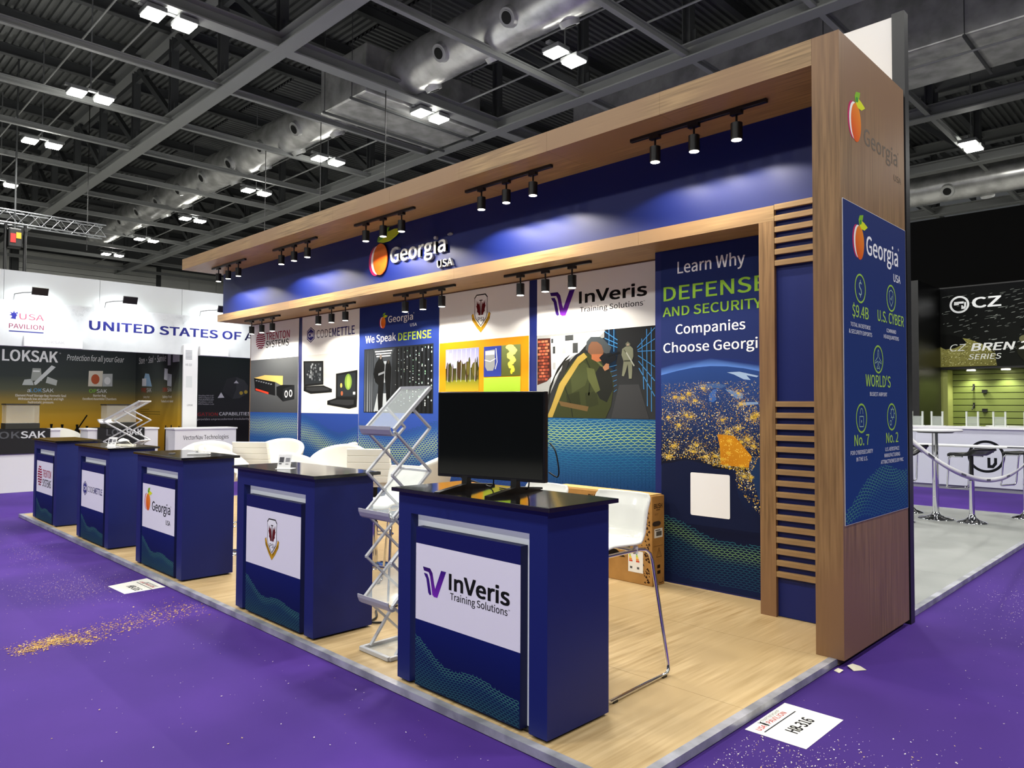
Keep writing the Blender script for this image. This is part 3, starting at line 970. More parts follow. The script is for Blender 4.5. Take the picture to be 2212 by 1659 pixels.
# --- blue centre poster with the server-room photo
t, a = poster('poster', -7.33, -5.51, 0.0, 3.0, YW, 'blue poster reading We Speak Defense above a dark server room photo')
a.rect(-7.33, 1.46, -5.51, 3.0, C('#2b4796'), C('#222f70'))
wave_field(a, -7.33, -5.51, 0, 1.46, lambda x: 1.30 - 0.1 * math.sin((x + 7.3) * 2.2), top_c='#2b4796')
peach(a, -6.745, 2.745, 0.155, 'g'); a.up()
a.text('Georgia', -6.62, 2.735, 0.088, '#f0f1f4', w=0.56, bold=0.014); a.text('®', -6.05, 2.80, 0.028, '#f0f1f4')
a.text('USA', -6.12, 2.645, 0.04, '#f0f1f4', w=0.145, bold=0.008)
a.text('We Speak', -7.17, 2.478, 0.1, '#f0f1f4', w=0.73, bold=0.014)
a.text('DEFENSE', -6.38, 2.468, 0.102, '#b5d334', w=0.71, bold=0.014)
X0, X1, Z0, Z1 = -7.20, -5.62, 1.48, 2.39
a.rect(X0, Z0, X1, Z1, C('#17191c'), C('#23262a')); a.up()
for i in range(9):
    x = X0 + 0.02 + i * 0.03
    a.rect(x, Z0 + .01, x + 0.012 + 0.006 * (i % 3), Z1 - .02, C('#4a4f56') if i % 2 else C('#8b9199'), C('#2d3137'))
a.poly([(-6.973, 2.385), (-6.453, 2.378), (-6.519, 2.285), (-6.542, 1.623), (-6.608, 1.503), (-6.975, 1.50), (-6.90, 2.302)], '#3b4046'); a.up()
for i in range(3):
    a.rect(-6.93 + .02 * i, 2.335 - .035 * i, -6.52 - .02 * i, 2.35 - .035 * i, '#dfe3e6')
a.poly([(-6.72, 1.9), (-6.66, 1.9), (-6.65, 2.2), (-6.72, 2.2)], '#aab1b8'); a.poly([(-6.95, 1.5), (-6.62, 1.5), (-6.64, 1.75), (-6.86, 1.75)], '#a9b0b7'); a.up()
for i in range(9):
    a.poly([(-6.42 + i * .09, Z0), (-6.38 + i * .09, Z0), (-6.38 + i * .09, Z1 - .02), (-6.42 + i * .09, Z1 - .02)], '#0b0c0e')
a.up()
for i in range(120):
    k = rr.random(); x = -6.42 + 0.78 * k; z = Z0 + 0.1 + rr.random() * 0.78
    s = 0.004 + 0.008 * k
    a.ell(round(x / .065) * .065, z, s, s, rr.choice(['#c8dfe6', '#9fd3b0', '#e8efe8']), 6)
a.poly([(-6.804, 2.288), (-6.845, 2.228), (-6.915, 2.169), (-6.959, 2.026), (-6.911, 1.911), (-6.839, 1.869), (-6.854, 1.705), (-6.833, 1.511), (-6.739, 1.512), (-6.722, 1.765), (-6.701, 1.968), (-6.687, 2.150), (-6.740, 2.213), (-6.759, 2.275)], '#0d0e0f')
a.poly([(-6.619, 2.208), (-6.670, 2.150), (-6.684, 1.968), (-6.653, 1.765), (-6.636, 1.553), (-6.558, 1.563), (-6.546, 1.864), (-6.533, 2.104), (-6.568, 2.196)], '#0a0b0c')
a.up(); a.ell(-6.785, 2.265, .026, .036, '#7d716a', 14); a.ell(-6.6, 2.19, .022, .03, '#3a3532', 12); a.poly([(-6.84, 2.0), (-6.7, 2.03), (-6.7, 2.06), (-6.84, 2.03)], '#8a8f95')
a.build('printed_graphic', t)

# --- winged crest poster
def crest(a, cx, cz, s):
    """Shield with a dark red winged emblem and gold scroll, height s, centred."""
    k = s
    gold = [(-.30, .02), (-.36, -.02), (-.33, -.16), (-.16, -.36), (0, -.5), (.16, -.36), (.33, -.16), (.36, -.02), (.30, .02), (.24, -.12), (.1, -.28), (0, -.36), (-.1, -.28), (-.24, -.12)]
    a.poly([(cx + x * k, cz + z * k) for x, z in gold], '#6b5316'); a.up()
    a.poly([(cx + x * k * .96, cz - .005 * k + z * k * .97) for x, z in gold], '#c9971f'); a.up()
    sh = [(-.17, .5), (.17, .5), (.25, .42), (.235, .25), (.245, 0), (.2, -.13), (0, -.33), (-.2, -.13), (-.245, 0), (-.235, .25), (-.25, .42)]
    a.poly([(cx + x * k, cz + z * k) for x, z in sh], '#23201f'); a.up()
    a.poly([(cx + x * k * .92, cz + .005 * k + z * k * .93) for x, z in sh], '#ececee'); a.up()
    wing = [(.02, .06), (.03, .18), (.06, .30), (.09, .24), (.12, .34), (.13, .25), (.17, .36), (.16, .22), (.18, .2), (.14, .1), (.15, .06), (.09, .0), (.1, -.03), (.02, -.05)]
    a.poly([(cx + x * k, cz + z * k) for x, z in wing], '#5e1418'); a.poly([(cx - x * k, cz + z * k) for x, z in reversed(wing)], '#5e1418')
    a.line([(cx, cz - .03 * k), (cx, cz + .34 * k)], .03 * k, '#3a0f12'); a.line([(cx - .05 * k, cz + .34 * k), (cx + .05 * k, cz + .34 * k)], .025 * k, '#2a1a1a')
    a.text('PSI', cx, cz - .2 * k, .1 * k, '#1c1c1e', w=.22 * k, bold=.01, align='c')
    for i, ch in enumerate('PYROTECHNIC'):
        f = (i + .5) / 11
        x, z = -.31 + .27 * f, -.13 - .27 * f
        a.text(ch, cx + x * k, cz + z * k, .045 * k, '#3a2c0c', align='c', bold=.01)
    for i, ch in enumerate('SPECIALTIES'):
        f = (i + .5) / 11
        x, z = .04 + .27 * f, -.40 + .27 * f
        a.text(ch, cx + x * k, cz + z * k, .045 * k, '#3a2c0c', align='c', bold=.01)
t, a = poster('poster', -5.50, -3.917, 0.0, 3.0, YW, 'white and yellow poster with a winged PSI shield above smoke photos')
a.rect(-5.50, 2.38, -3.917, 3.0, '#e4e4e4'); a.rect(-5.50, 1.46, -3.917, 2.38, '#c0830e')
wave_field(a, -5.50, -3.917, 0, 1.46, lambda x: 1.42)
crest(a, -4.72, 2.70, 0.47)
def photo(x0, z0, x1, z1, sky1, sky2, ground):
    zm = z0 + (z1 - z0) * .32
    a.rect(x0, zm, x1, z1, C(sky2), C(sky1)); a.rect(x0, z0, x1, zm, C(ground), C('#5d6a1e'))
photo(-5.37, 1.76, -4.75, 2.29, '#7d7fc4', '#c9c7e2', '#a8921e'); a.up()
a.rect(-5.37, 1.90, -4.75, 2.05, C('#4a4a1c'), C('#2e3016')); a.up()
for i in range(46):
    x = -5.35 + rr.random() * .58; w = .01 + rr.random() * .035; h = .08 + rr.random() * .15
    a.ell(x if x > -5.33 else -5.33, 1.99 + rr.random() * .08, w, h * .6, rr.choice(['#2c2e12', '#43401a', '#5a5320', '#3a2a16']), 9)
for i in range(7):
    x = -5.33 + i * .085; a.line([(x, 1.88), (x + .01, 2.28)], .004, '#e6e3ee')
a.rect(-5.35, 2.19, -5.31, 2.27, '#efeff4'); a.rect(-5.29, 2.15, -5.26, 2.24, '#efeff4')
a.rect(-4.66, 1.93, -4.36, 2.29, '#2c3a8c'); a.rect(-4.355, 1.93, -4.045, 2.29, C('#50531f'), C('#6f7a48')); a.rect(-4.66, 1.60, -4.045, 1.92, C('#7fa51c'), C('#9bb83a')); a.up()
a.poly([(-4.637, 2.24), (-4.47, 2.25), (-4.47, 2.05), (-4.50, 2.0), (-4.60, 2.0), (-4.637, 2.05)], C('#8f9294')); a.up()
a.rect(-4.63, 2.19, -4.475, 2.235, '#d7d7d7'); a.line([(-4.64, 2.13), (-4.55, 2.11), (-4.46, 2.14)], .01, '#dcdcdc'); a.line([(-4.45, 2.26), (-4.43, 2.1), (-4.46, 2.02)], .012, '#cfcfcf')
for i in range(14):
    a.ell(-4.19 + .03 * math.sin(i * 1.3), 1.98 + .022 * i, .02 + .004 * i, .03, mix(C('#e9c62c'), C('#eee08a'), i / 14), 10)
a.build('printed_graphic', t)

# --- training poster
def inveris(a, x, z, h, wordx, wordz, wordh, wordw, tx, tz, th, tw):
    """V mark with its top-left at (x, z + h)."""
    P = lambda p: [(x + u * h, z + v * h) for u, v in p]
    a.poly(P([(0, 1.0), (.42, .99), (.56, .84), (.66, .45), (.84, .0), (.72, .0), (.56, .05), (.42, .7), (.34, .84), (.06, .86)]), [mix(C('#2c1460'), C('#7a2bb0'), max(0, 1 - v)) for u, v in [(0, 1.0), (.42, .99), (.56, .84), (.66, .45), (.84, .0), (.72, .0), (.56, .05), (.42, .7), (.34, .84), (.06, .86)]])
    a.poly(P([(.06, .78), (.26, .77), (.36, .6), (.5, .05), (.4, .02), (.32, .1), (.2, .6), (.12, .68)]), '#3a1a78')
    a.poly(P([(.62, .0), (.84, .0), (1.32, 1.0), (1.04, 1.0), (.74, .36)]), [C('#7a2bb0'), C('#7a2bb0'), C('#3a1a78'), C('#3a1a78'), C('#5a2296')])
    a.text('InVeris', wordx, wordz, wordh, '#161616', w=wordw, bold=0.034)
    a.text('Training Solutions', tx, tz, th, '#1d1d1f', w=tw, bold=0.012)
    a.text('™', tx + tw + 0.005, tz + th * .55, th * .35, '#1d1d1f')
t, a = poster('poster', -3.793, -2.05, 0.0, 3.0, YW, 'poster with purple V mark and InVeris lettering above a kneeling trainee photo')
a.rect(-3.793, 2.37, -2.05, 3.0, '#e6e6e6'); a.rect(-3.793, 1.455, -2.05, 2.37, C('#2c2e30'), C('#1c1d1f'))
wave_field(a, -3.793, -2.05, 0, 1.455, lambda x: 1.56, top_c='#1f5280', cw=0.085, ch=0.034)
inveris(a, -3.60, 2.56, 0.27, -3.18, 2.675, 0.12, 0.85, -3.172, 2.578, 0.052, 0.80)
a.poly([(-3.793, 2.37), (-2.85, 2.37), (-2.85, 2.29), (-3.07, 2.245), (-3.26, 2.107), (-3.457, 1.949), (-3.66, 1.60), (-3.793, 1.60)], '#8a8c8c'); a.up()
a.poly([(-3.589, 2.345), (-2.835, 2.362), (-2.923, 2.295), (-3.07, 2.245), (-3.184, 2.148), (-3.299, 2.109), (-3.457, 1.964), (-3.578, 1.799)], '#d4d6d6')
a.poly([(-3.785, 2.335), (-3.591, 2.329), (-3.573, 1.906), (-3.64, 1.854), (-3.785, 1.815)], '#3c1f1a'); a.up()
for j in range(13):
    for i in range(4):
        x = -3.778 + i * .052 + (j % 2) * .022; z = 1.865 + j * .035
        if x + .044 < -3.59: a.rect(x, z, x + .044, z + .024, rr.choice(['#a5533a', '#8e4230', '#b8694a', '#6f3426']))
hl = [(-3.580, 2.321), (-3.549, 2.273), (-3.509, 2.332), (-3.428, 2.281), (-3.379, 2.346), (-3.261, 2.286), (-3.194, 2.356), (-3.07, 2.304), (-3.555, 2.235), (-3.518, 2.156), (-3.422, 2.25), (-3.368, 2.149), (-3.271, 2.257), (-3.199, 2.149), (-3.555, 2.059), (-3.514, 1.981)]
for i in range(0, len(hl), 2):
    (xa, za), (xb, zb) = hl[i], hl[i + 1]
    a.rect(xa, zb, xb, za, '#3a3c3d' if i % 4 == 0 else '#a2a4a4')
blue = '#3f7fb8'
gl = [(-2.841, 2.35), (-2.682, 2.254), (-2.841, 2.282), (-2.682, 2.216), (-2.832, 2.231), (-2.682, 2.178), (-2.788, 2.365), (-2.787, 2.186), (-2.726, 2.363), (-2.726, 2.14)]
gr = [(-2.439, 2.167), (-2.235, 2.346), (-2.435, 2.14), (-2.235, 2.238), (-2.432, 2.126), (-2.235, 2.125), (-2.429, 2.084), (-2.235, 1.967), (-2.424, 2.029), (-2.236, 1.832), (-2.419, 1.959), (-2.236, 1.683), (-2.386, 2.247), (-2.362, 1.752), (-2.328, 2.339), (-2.321, 1.588), (-2.275, 2.349), (-2.273, 1.534)]
a.poly([(-2.832, 2.358), (-2.70, 2.36), (-2.68, 2.1), (-2.72, 1.94), (-2.78, 1.99), (-2.79, 2.12), (-2.85, 2.16)], '#0c1c2e'); a.up()
for pts in (gl, gr):
    for i in range(0, len(pts), 2): a.line([pts[i], pts[i + 1]], .008, blue)
for i in range(6): a.line([(-2.80 + .015 * i, 1.98 - .05 * i), (-2.69, 2.0 - .05 * i)], .006, '#35658f')
a.poly([(-2.66, 1.80), (-2.42, 1.80), (-2.30, 1.46), (-2.76, 1.46)], '#353638'); a.up()
a.poly([(-3.117, 2.145), (-3.26, 2.062), (-3.378, 1.946), (-3.487, 1.797), (-3.557, 1.615), (-3.639, 1.459), (-2.832, 1.458), (-2.761, 1.587), (-2.726, 1.80), (-2.761, 1.928), (-2.868, 2.003), (-2.904, 2.091), (-2.996, 2.124)], '#31361f'); a.up()
a.poly([(-3.30, 1.95), (-3.12, 2.05), (-3.02, 1.98), (-3.10, 1.80), (-3.28, 1.72)], '#3b4126'); a.poly([(-3.36, 1.70), (-3.18, 1.74), (-3.16, 1.60), (-3.34, 1.56)], '#272b19'); a.poly([(-3.10, 1.72), (-2.95, 1.74), (-2.92, 1.60), (-3.08, 1.56)], '#2a2e1c')
a.line([(-3.12, 2.14), (-3.02, 1.95), (-3.05, 1.70)], .018, '#232719'); a.line([(-3.42, 1.87), (-3.30, 1.62), (-3.27, 1.47)], .014, '#20241a'); a.line([(-3.0, 2.10), (-2.86, 1.98)], .02, '#565b38')
a.poly([(-2.904, 1.997), (-2.787, 1.965), (-2.743, 1.857), (-2.734, 1.757), (-2.814, 1.623), (-2.904, 1.659), (-2.995, 1.804), (-2.959, 1.934)], '#1c1e1b')
a.poly([(-3.08, 1.99), (-2.98, 1.97), (-2.90, 1.75), (-2.96, 1.72), (-3.06, 1.86)], '#4a4f2e')
a.poly([(-3.117, 2.145), (-3.203, 2.104), (-3.457, 1.827), (-3.577, 1.569), (-3.639, 1.459), (-3.557, 1.46), (-3.486, 1.60), (-3.377, 1.796), (-3.183, 2.029), (-3.07, 2.098)], '#9c8540')
a.up(); a.poly([(-3.30, 2.139), (-3.378, 2.067), (-3.518, 1.905), (-3.578, 1.768), (-3.619, 1.60), (-3.648, 1.60), (-3.599, 1.799), (-3.488, 1.988), (-3.378, 2.097)], '#1a1a18')
a.poly([(-3.466, 1.638), (-3.051, 1.579), (-3.069, 1.528), (-3.436, 1.585)], '#5d4a2e'); a.poly([(-3.40, 2.06), (-3.30, 2.10), (-3.40, 1.90), (-3.47, 1.86)], '#2b2b28')
a.poly([(-3.07, 2.201), (-3.052, 2.259), (-2.996, 2.292), (-2.904, 2.286), (-2.864, 2.233), (-2.85, 2.161), (-2.868, 2.104), (-2.931, 2.085), (-3.014, 2.111), (-3.061, 2.149)], '#6a4a37'); a.up()
a.poly([(-3.014, 2.125), (-2.864, 2.121), (-2.864, 2.053), (-2.941, 2.042), (-3.014, 2.074)], '#95593a'); a.poly([(-3.093, 2.173), (-3.08, 2.26), (-3.024, 2.308), (-2.904, 2.301), (-2.85, 2.268), (-2.757, 2.184), (-2.787, 2.115), (-2.85, 2.132), (-2.883, 2.213), (-2.941, 2.252), (-3.014, 2.257), (-3.052, 2.215), (-3.061, 2.164)], '#3c4144')
a.poly([(-2.913, 2.084), (-2.868, 2.118), (-2.761, 2.13), (-2.687, 2.089), (-2.699, 2.054), (-2.805, 2.001), (-2.868, 2.032)], '#14161a'); a.up()
a.line([(-2.80, 2.09), (-2.655, 2.125)], .02, '#101215'); a.line([(-2.86, 2.05), (-2.80, 1.95)], .03, '#15171a')
a.poly([(-2.868, 1.982), (-2.823, 2.023), (-2.787, 2.015), (-2.787, 1.965), (-2.841, 1.945)], '#94684c')
a.poly([(-2.621, 2.16), (-2.578, 2.182), (-2.519, 2.183), (-2.489, 2.156), (-2.485, 2.08), (-2.502, 2.039), (-2.499, 1.934), (-2.506, 1.858), (-2.539, 1.859), (-2.553, 2.006), (-2.579, 1.93), (-2.601, 1.884), (-2.625, 1.889), (-2.604, 2.036), (-2.63, 2.10)], '#6c6e5c')
a.poly([(-2.582, 2.21), (-2.553, 2.232), (-2.522, 2.207), (-2.529, 2.179), (-2.57, 2.177)], '#55574a'); a.rect(-2.565, 2.19, -2.538, 2.21, '#8c7a68'); a.rect(-2.60, 2.03, -2.50, 2.045, '#3c3e34'); a.line([(-2.60, 2.15), (-2.54, 2.08)], .012, '#4c4e42')
a.up(); a.line([(-2.57, 2.121), (-2.477, 1.986)], .014, '#9a9c90')
a.build('printed_graphic', t)

# --- Learn Why poster (on the store front)
t, a = poster('poster', -1.977, -0.854, 0.02, 2.995, 0.985, 'tall navy poster reading Learn Why Defense and Security Companies Choose Georgia')
X0, X1 = -1.977, -0.854
a.rect(X0, 1.94, X1, 2.995, C('#243064'), C('#212c5e')); a.rect(X0, 1.05, X1, 1.94, C('#14142a'), C('#1d2f66')); a.rect(X0, 0.5, X1, 1.05, C('#10142c'), C('#172448')); 
a.up()
hz = [(-1.977, 1.869), (-1.812, 1.903), (-1.642, 1.928), (-1.477, 1.935), (-1.319, 1.927), (-1.166, 1.906), (-1.036, 1.879), (-0.854, 1.83)]
a.poly([(x, z + .07) for x, z in hz] + [(x, z) for x, z in reversed(hz)], [C('#22306a')] * 8 + [C('#5c86d2')] * 8)
a.up()
a.poly(hz + [(-0.854, 1.05), (-1.977, 1.05)], [C('#2a4684')] * 8 + [C('#12111a'), C('#12111a')]); a.up()
a.poly([(-1.969, 1.064), (-1.872, 1.076), (-1.781, 1.098), (-1.706, 1.11), (-1.584, 1.093), (-1.479, 1.079), (-1.435, 1.042), (-1.363, 1.047), (-1.264, 1.047), (-1.229, 1.023), (-1.243, .919), (-1.216, .832), (-1.182, .758), (-1.141, .724), (-1.087, .692), (-1.034, .635), (-1.034, .547), (-1.97, .55)], '#141b38')
for pts, c in (([(-1.492, 1.632), (-1.489, 1.687), (-1.451, 1.729), (-1.411, 1.737), (-1.427, 1.692), (-1.418, 1.644), (-1.452, 1.62)], '#3a62a8'), ([(-1.614, 1.761), (-1.532, 1.778), (-1.398, 1.784), (-1.319, 1.763), (-1.372, 1.74), (-1.478, 1.747), (-1.573, 1.751)], '#3f5f94'), ([(-1.339, 1.733), (-1.268, 1.72), (-1.179, 1.696), (-1.173, 1.655), (-1.23, 1.649), (-1.281, 1.685)], '#5d7fb0'),
               ([(-1.23, 1.608), (-1.142, 1.623), (-1.038, 1.623), (-1.038, 1.605), (-1.167, 1.593)], '#7f9cc4'), ([(-1.319, 1.876), (-1.204, 1.878), (-1.036, 1.839), (-1.049, 1.827), (-1.141, 1.847), (-1.104, 1.806), (-1.166, 1.813), (-1.255, 1.856)], '#9fb8d8'),
               ([(-1.031, 1.172), (-1.071, 1.175), (-1.105, 1.152), (-1.125, 1.106), (-1.115, 1.031), (-1.085, .957), (-1.052, .871), (-1.033, .798), (-0.86, .8), (-0.86, 1.17)], '#1f3358')):
    a.poly(pts, c)
a.up()
gulfx = [(-1.97, 1.085), (-1.781, 1.115), (-1.706, 1.125), (-1.584, 1.11), (-1.435, 1.07), (-1.229, 1.05)]
def land(x, z):
    if z > 1.82: return False
    lim = np.interp(x, [p[0] for p in gulfx], [p[1] for p in gulfx])
    if x < -1.24: return z > lim
    if -1.24 <= x <= -1.03: return z > 1.0 + max(0, (x + 1.12)) * 2.0 or (-1.243 + .9 * max(0, .92 - z) < x < -1.115 + .35 * (1.05 - z) and .66 < z)
    return z > 1.2
r3 = random.Random(21)
cl = [(r3.uniform(-1.97, -.87), 1.0 + .75 * r3.random() ** 1.6, r3.random()) for _ in range(60)]
yel = ['#f4d04a', '#f9e6a0', '#e6b436', '#c99a34', '#fdf4d4']
a.auto = 0
for i in range(14000):
    if r3.random() < .62:
        c = r3.choice(cl); x, z = c[0] + r3.gauss(0, .04), c[1] + r3.gauss(0, .026)
    else:
        x, z = r3.uniform(-1.97, -.862), r3.uniform(.66, 1.8)
    if not (X0 + .008 < x < X1 - .008) or not land(x, z): continue
    s = (.0014 + .0050 * r3.random() ** 3) * (1.25 - .5 * (z - 1.0))
    c = mix(C(r3.choice(yel)), C('#1b1b30'), .02 + .3 * r3.random() if z < 1.6 else .25)
    a.poly([(x - s, z), (x, z - s), (x + s, z), (x, z + s)], c)
a.up()
a.poly([(-1.412, 1.346), (-1.33, 1.344), (-1.259, 1.338), (-1.204, 1.288), (-1.138, 1.214), (-1.095, 1.169), (-1.118, 1.119), (-1.125, 1.078), (-1.25, 1.08), (-1.38, 1.089), (-1.388, 1.235)], [mix(C('#b9741a'), C('#d99a22'), (k % 3) / 2) for k in range(11)]); a.up()
for i in range(150):
    x, z = r3.uniform(-1.385, -1.12), r3.uniform(1.09, 1.335)
    if x > -1.25 and z > 1.33 - 1.05 * (x + 1.25): continue
    s = .002 + .004 * r3.random() ** 2
    a.poly([(x - s, z), (x, z - s), (x + s, z), (x, z + s)], '#f4cf58')
for c in cl[:60]:
    if land(c[0], c[1]) and X0 + .03 < c[0] < X1 - .03:
        s = .016 + .018 * c[2]
        for k in range(4):
            t_ = k * math.pi / 4 + c[2]
            a.line([(c[0] - s * math.cos(t_), c[1] - .7 * s * math.sin(t_)), (c[0] + s * math.cos(t_), c[1] + .7 * s * math.sin(t_))], .0035, '#f4cc48')
a.up()
def fw_(x, z):
    c = .60 - .16 * smooth01((x + 1.95) / .6)
    d = c - z
    if d < 0 or d > .5: return None
    g = smooth01(1 - abs(d - .1) / .1)
    return mix(C('#15234a'), mix(C('#2f7080'), C('#8fc07a'), g), .75 * (1 - d / .55))
a.auto = 1.5e-5
a.rect(X0, 0.02, X1, 0.52, C('#131d40'), C('#10142c')); a.up()
hexwave(a, X0 + .004, X1 - .004, 0.06, 0.66, fw_, 0.05, 0.026, 0.005, warp=lambda x, z: (x, z + .02 * math.sin(4 * x)))
a.up(2)
pts = []
for (cx, cz, t0) in ((-1.31, .645, -90), (-1.31, .99, 0), (-1.66, .99, 90), (-1.66, .645, 180)):
    for k in range(5):
        t_ = math.radians(t0 + k * 22.5); pts.append((cx + .014 * math.cos(t_), cz + .014 * math.sin(t_)))
a.poly(pts, '#e9e9ea')
a.text('Learn Why', -1.80, 2.782, 0.105, '#eceef2', w=0.65, bold=0.01)
a.text('DEFENSE', -1.945, 2.545, 0.125, '#84ae38', w=0.985, bold=0.016)
a.text('AND SECURITY', -1.955, 2.402, 0.082, '#84ae38', w=0.955, bold=0.016)
a.text('Companies', -1.82, 2.235, 0.085, '#eceef2', w=0.67, bold=0.012)
a.text('Choose Georgia', -1.95, 2.072, 0.085, '#eceef2', w=0.985, bold=0.012)
a.build('printed_graphic', t)
# ------------------------------------------------------------------ five reception counters
top_m = mat('black_worktop', '#0e0e0f', 0.11, 0, 0.6)
strip_m = mat('frosted_light_strip', '#d9dde2', 0.35, emit='#e8eef4', estr=0.25)
CW, CD, CT = 1.165, 0.47, 1.105
def counter(xr, yf, label, art):
    t = thing('reception_counter', (xr - CW / 2, yf + CD / 2, 0), label, 'counter', 'blue reception counters')
    xl = xr - CW
    mb = MB()
    mb.box(xl, xl + 0.115, yf, yf + CD, 0.015, 1.083).box(xr - 0.118, xr, yf, yf + CD, 0.015, 1.083)
    mb.box(xl + 0.115, xr - 0.118, yf, yf + CD, 0.966, 1.083).box(xl + 0.115, xr - 0.118, yf + 0.06, yf + CD, 0.015, 0.966)
    mb.build('body', navy, t)
    box('plinth', xl + 0.03, xr - 0.03, yf + 0.03, yf + CD - 0.03, 0.002, 0.015, black_m, t)
    box('countertop', xl - 0.035, xr + 0.035, yf - 0.03, yf + CD + 0.04, 1.083, CT, top_m, t, bevel=0.002)
    box('light_strip', xl + 0.116, xr - 0.119, yf + 0.052, yf + 0.0595, 0.02, 0.9655, strip_m, t)
    p = box('front_panel', xl + 0.165, xr - 0.175, yf, yf + 0.05, 0.016, 0.897, navy_dark, t)
    a = Art((xr, yf, 0), (1, 0, 0), (0, 0, 1))
    l, r = -1.0 + 0.001, -0.176
    a.rect(l, 0.806, r, 0.897, '#171a58'); a.rect(l, 0.382, r, 0.806, '#e2e0ea'); a.rect(l, 0.14, r, 0.382, C('#0d1448'), C('#101a5e')); a.rect(l, 0.018, r, 0.14, C('#10243c'), C('#0d1a4c')); a.up()
    def fn(x, z):
        c = 0.145 + 0.15 * math.exp(-((x + 1.02) / .2) ** 2) + 0.045 * math.exp(-((x + .5) / .18) ** 2)
        d = c - z
        if d < 0: return None
        g = smooth01(1 - abs(d - .02) / .05)
        return mix(C('#163a66'), C('#5fae8e'), .2 + .45 * g)
    hexwave(a, l + .003, r - .003, 0.02, 0.32, fn, 0.03, 0.016, 0.0026, warp=lambda x, z: (x, z + .012 * math.sin(x * 9)))
    a.up()
    art(a)
    a.build('printed_graphic', p)
    return t
def art5(a): inveris(a, -.936, .53, .152, -.708, .594, .082, .455, -.70, .542, .036, .435)
def art4(a): crest(a, -.588, .60, .30)
def art3(a):
    peach(a, -.855, .635, .16, 'g', wcol='#f2f2f0'); a.up()
    a.text('Georgia', -.74, .565, .085, '#2a2a2e', w=.46, bold=.012); a.text('®', -.275, .62, .025, '#2a2a2e'); a.text('USA', -.385, .465, .042, '#2a2a2e', w=.11, bold=.006)
def art2(a): codemettle(a, -.86, .60, .085, -.76, .568, .065, .24, .28)
def art1(a):
    trenton(a, -.83, .595, .14, .8); a.text('TRENTON', -.68, .60, .095, '#9b2d45', w=.42, bold=.016); a.text('SYSTEMS', -.68, .475, .095, '#1b1b1d', w=.42, bold=.016); a.text('®', -.25, .55, .03, '#333333')
counter(-0.545, -2.16, 'blue counter with black top holding the television, InVeris panel on its front', art5)
counter(-2.655, -2.16, 'blue counter with black top and a winged PSI shield panel', art4)
counter(-4.935, -2.15, 'blue counter with black top and a white peach logo panel', art3)
counter(-6.955, -2.155, 'blue counter with black top and a white CodeMettle panel', art2)
counter(-9.03, -2.16, 'blue counter farthest along the platform with a white Trenton Systems panel', art1)
# ------------------------------------------------------------------ furniture and things on the booth
gloss_white = mat('gloss_white_plastic', '#ecece4', 0.12, 0, 0.5, coat=0.3)
leather = mat('white_leatherette', '#dddbd3', 0.42, 0, 0.4)
acrylic = mat('clear_acrylic', '#e8f0f0', 0.08, 0, 0.5, alpha=0.22)
card_m = noise_mat('cardboard', '#9a6f35', '#a87b3e', 8, (1, 1, 1), rough=0.75)

# white shell chair on a chrome sled frame, front towards -y
def shell_chair():
    t = thing('shell_bar_chair', (0, 0, 0), 'x', 'chair')
    prof = [(-0.235, 0.735), (-0.22, 0.765), (-0.16, 0.772), (-0.05, 0.765), (0.06, 0.757), (0.14, 0.76), (0.19, 0.785), (0.215, 0.83), (0.222, 0.89), (0.235, 0.96), (0.262, 1.03), (0.268, 1.055)]
    P = np.array(prof)
    def S(u, v):
        f = v * (len(P) - 1); i = min(int(f), len(P) - 2); g = f - i
        y, z = P[i] * (1 - g) + P[i + 1] * g
        x = 2 * u - 1
        w = 0.205 * (1 - 0.06 * math.sin(math.pi * v)) if v > .45 else 0.208
        w *= 1 - 0.10 * smooth01((v - .88) / .12) - 0.1 * smooth01((.1 - v) / .1)
        curl = abs(x) ** 3
        if v < .5: z += 0.022 * curl
        else: y -= 0.035 * curl
        return (x * w, y, z)
    MB().grid(S, 17, 40).build('seat_shell', gloss_white, t, solid=0.014)
    for s in (-1, 1):
        pts = [(s * .17, -.20, .735), (s * .185, .12, .735), (s * .19, .19, .728), (s * .20, .225, .70), (s * .21, .235, .66), (s * .30, .262, .06), (s * .305, .258, .03), (s * .307, .235, .014), (s * .307, -.34, .014), (s * .305, -.37, .03), (s * .30, -.372, .06), (s * .215, -.245, .66), (s * .19, -.225, .72), (s * .17, -.20, .735)]
        MB().tube(pts, 0.011, 8).build('sled_frame', chrome, t)
        for y in (-.3, .2):
            MB().box(s * .307 - .012, s * .307 + .012, y - .02, y + .02, 0.0, .012).build('foot_pad', black_m, t)
    MB().cyl((-.262, -.322, .30), (.262, -.322, .30), .011, n=8).build('foot_rest', chrome, t)
    MB().cyl((-.19, 0.1, .735), (.19, 0.1, .735), .011, n=8).build('cross_bar', chrome, t)
    for s in (-1, 1):
        MB().cyl((s * .18, 0.1, .715), (s * .18, 0.1, .76), .016, n=8).build('seat_clip', gloss_white, t)
    return t
sc, scu = shell_chair(), []
place(sc, scu, (-0.94, -1.25, 0), math.radians(2), 'glossy white shell chair with chrome sled frame behind the television counter, nearest the tower', 'white shell chairs')
place(sc, scu, (-1.60, -1.24, 0), math.radians(-3), 'glossy white shell chair hidden behind the television, only its top edge showing', 'white shell chairs')
place(sc, scu, (-3.33, -1.05, 0), math.radians(14), 'glossy white shell chair seen through the metal leaflet rack', 'white shell chairs')

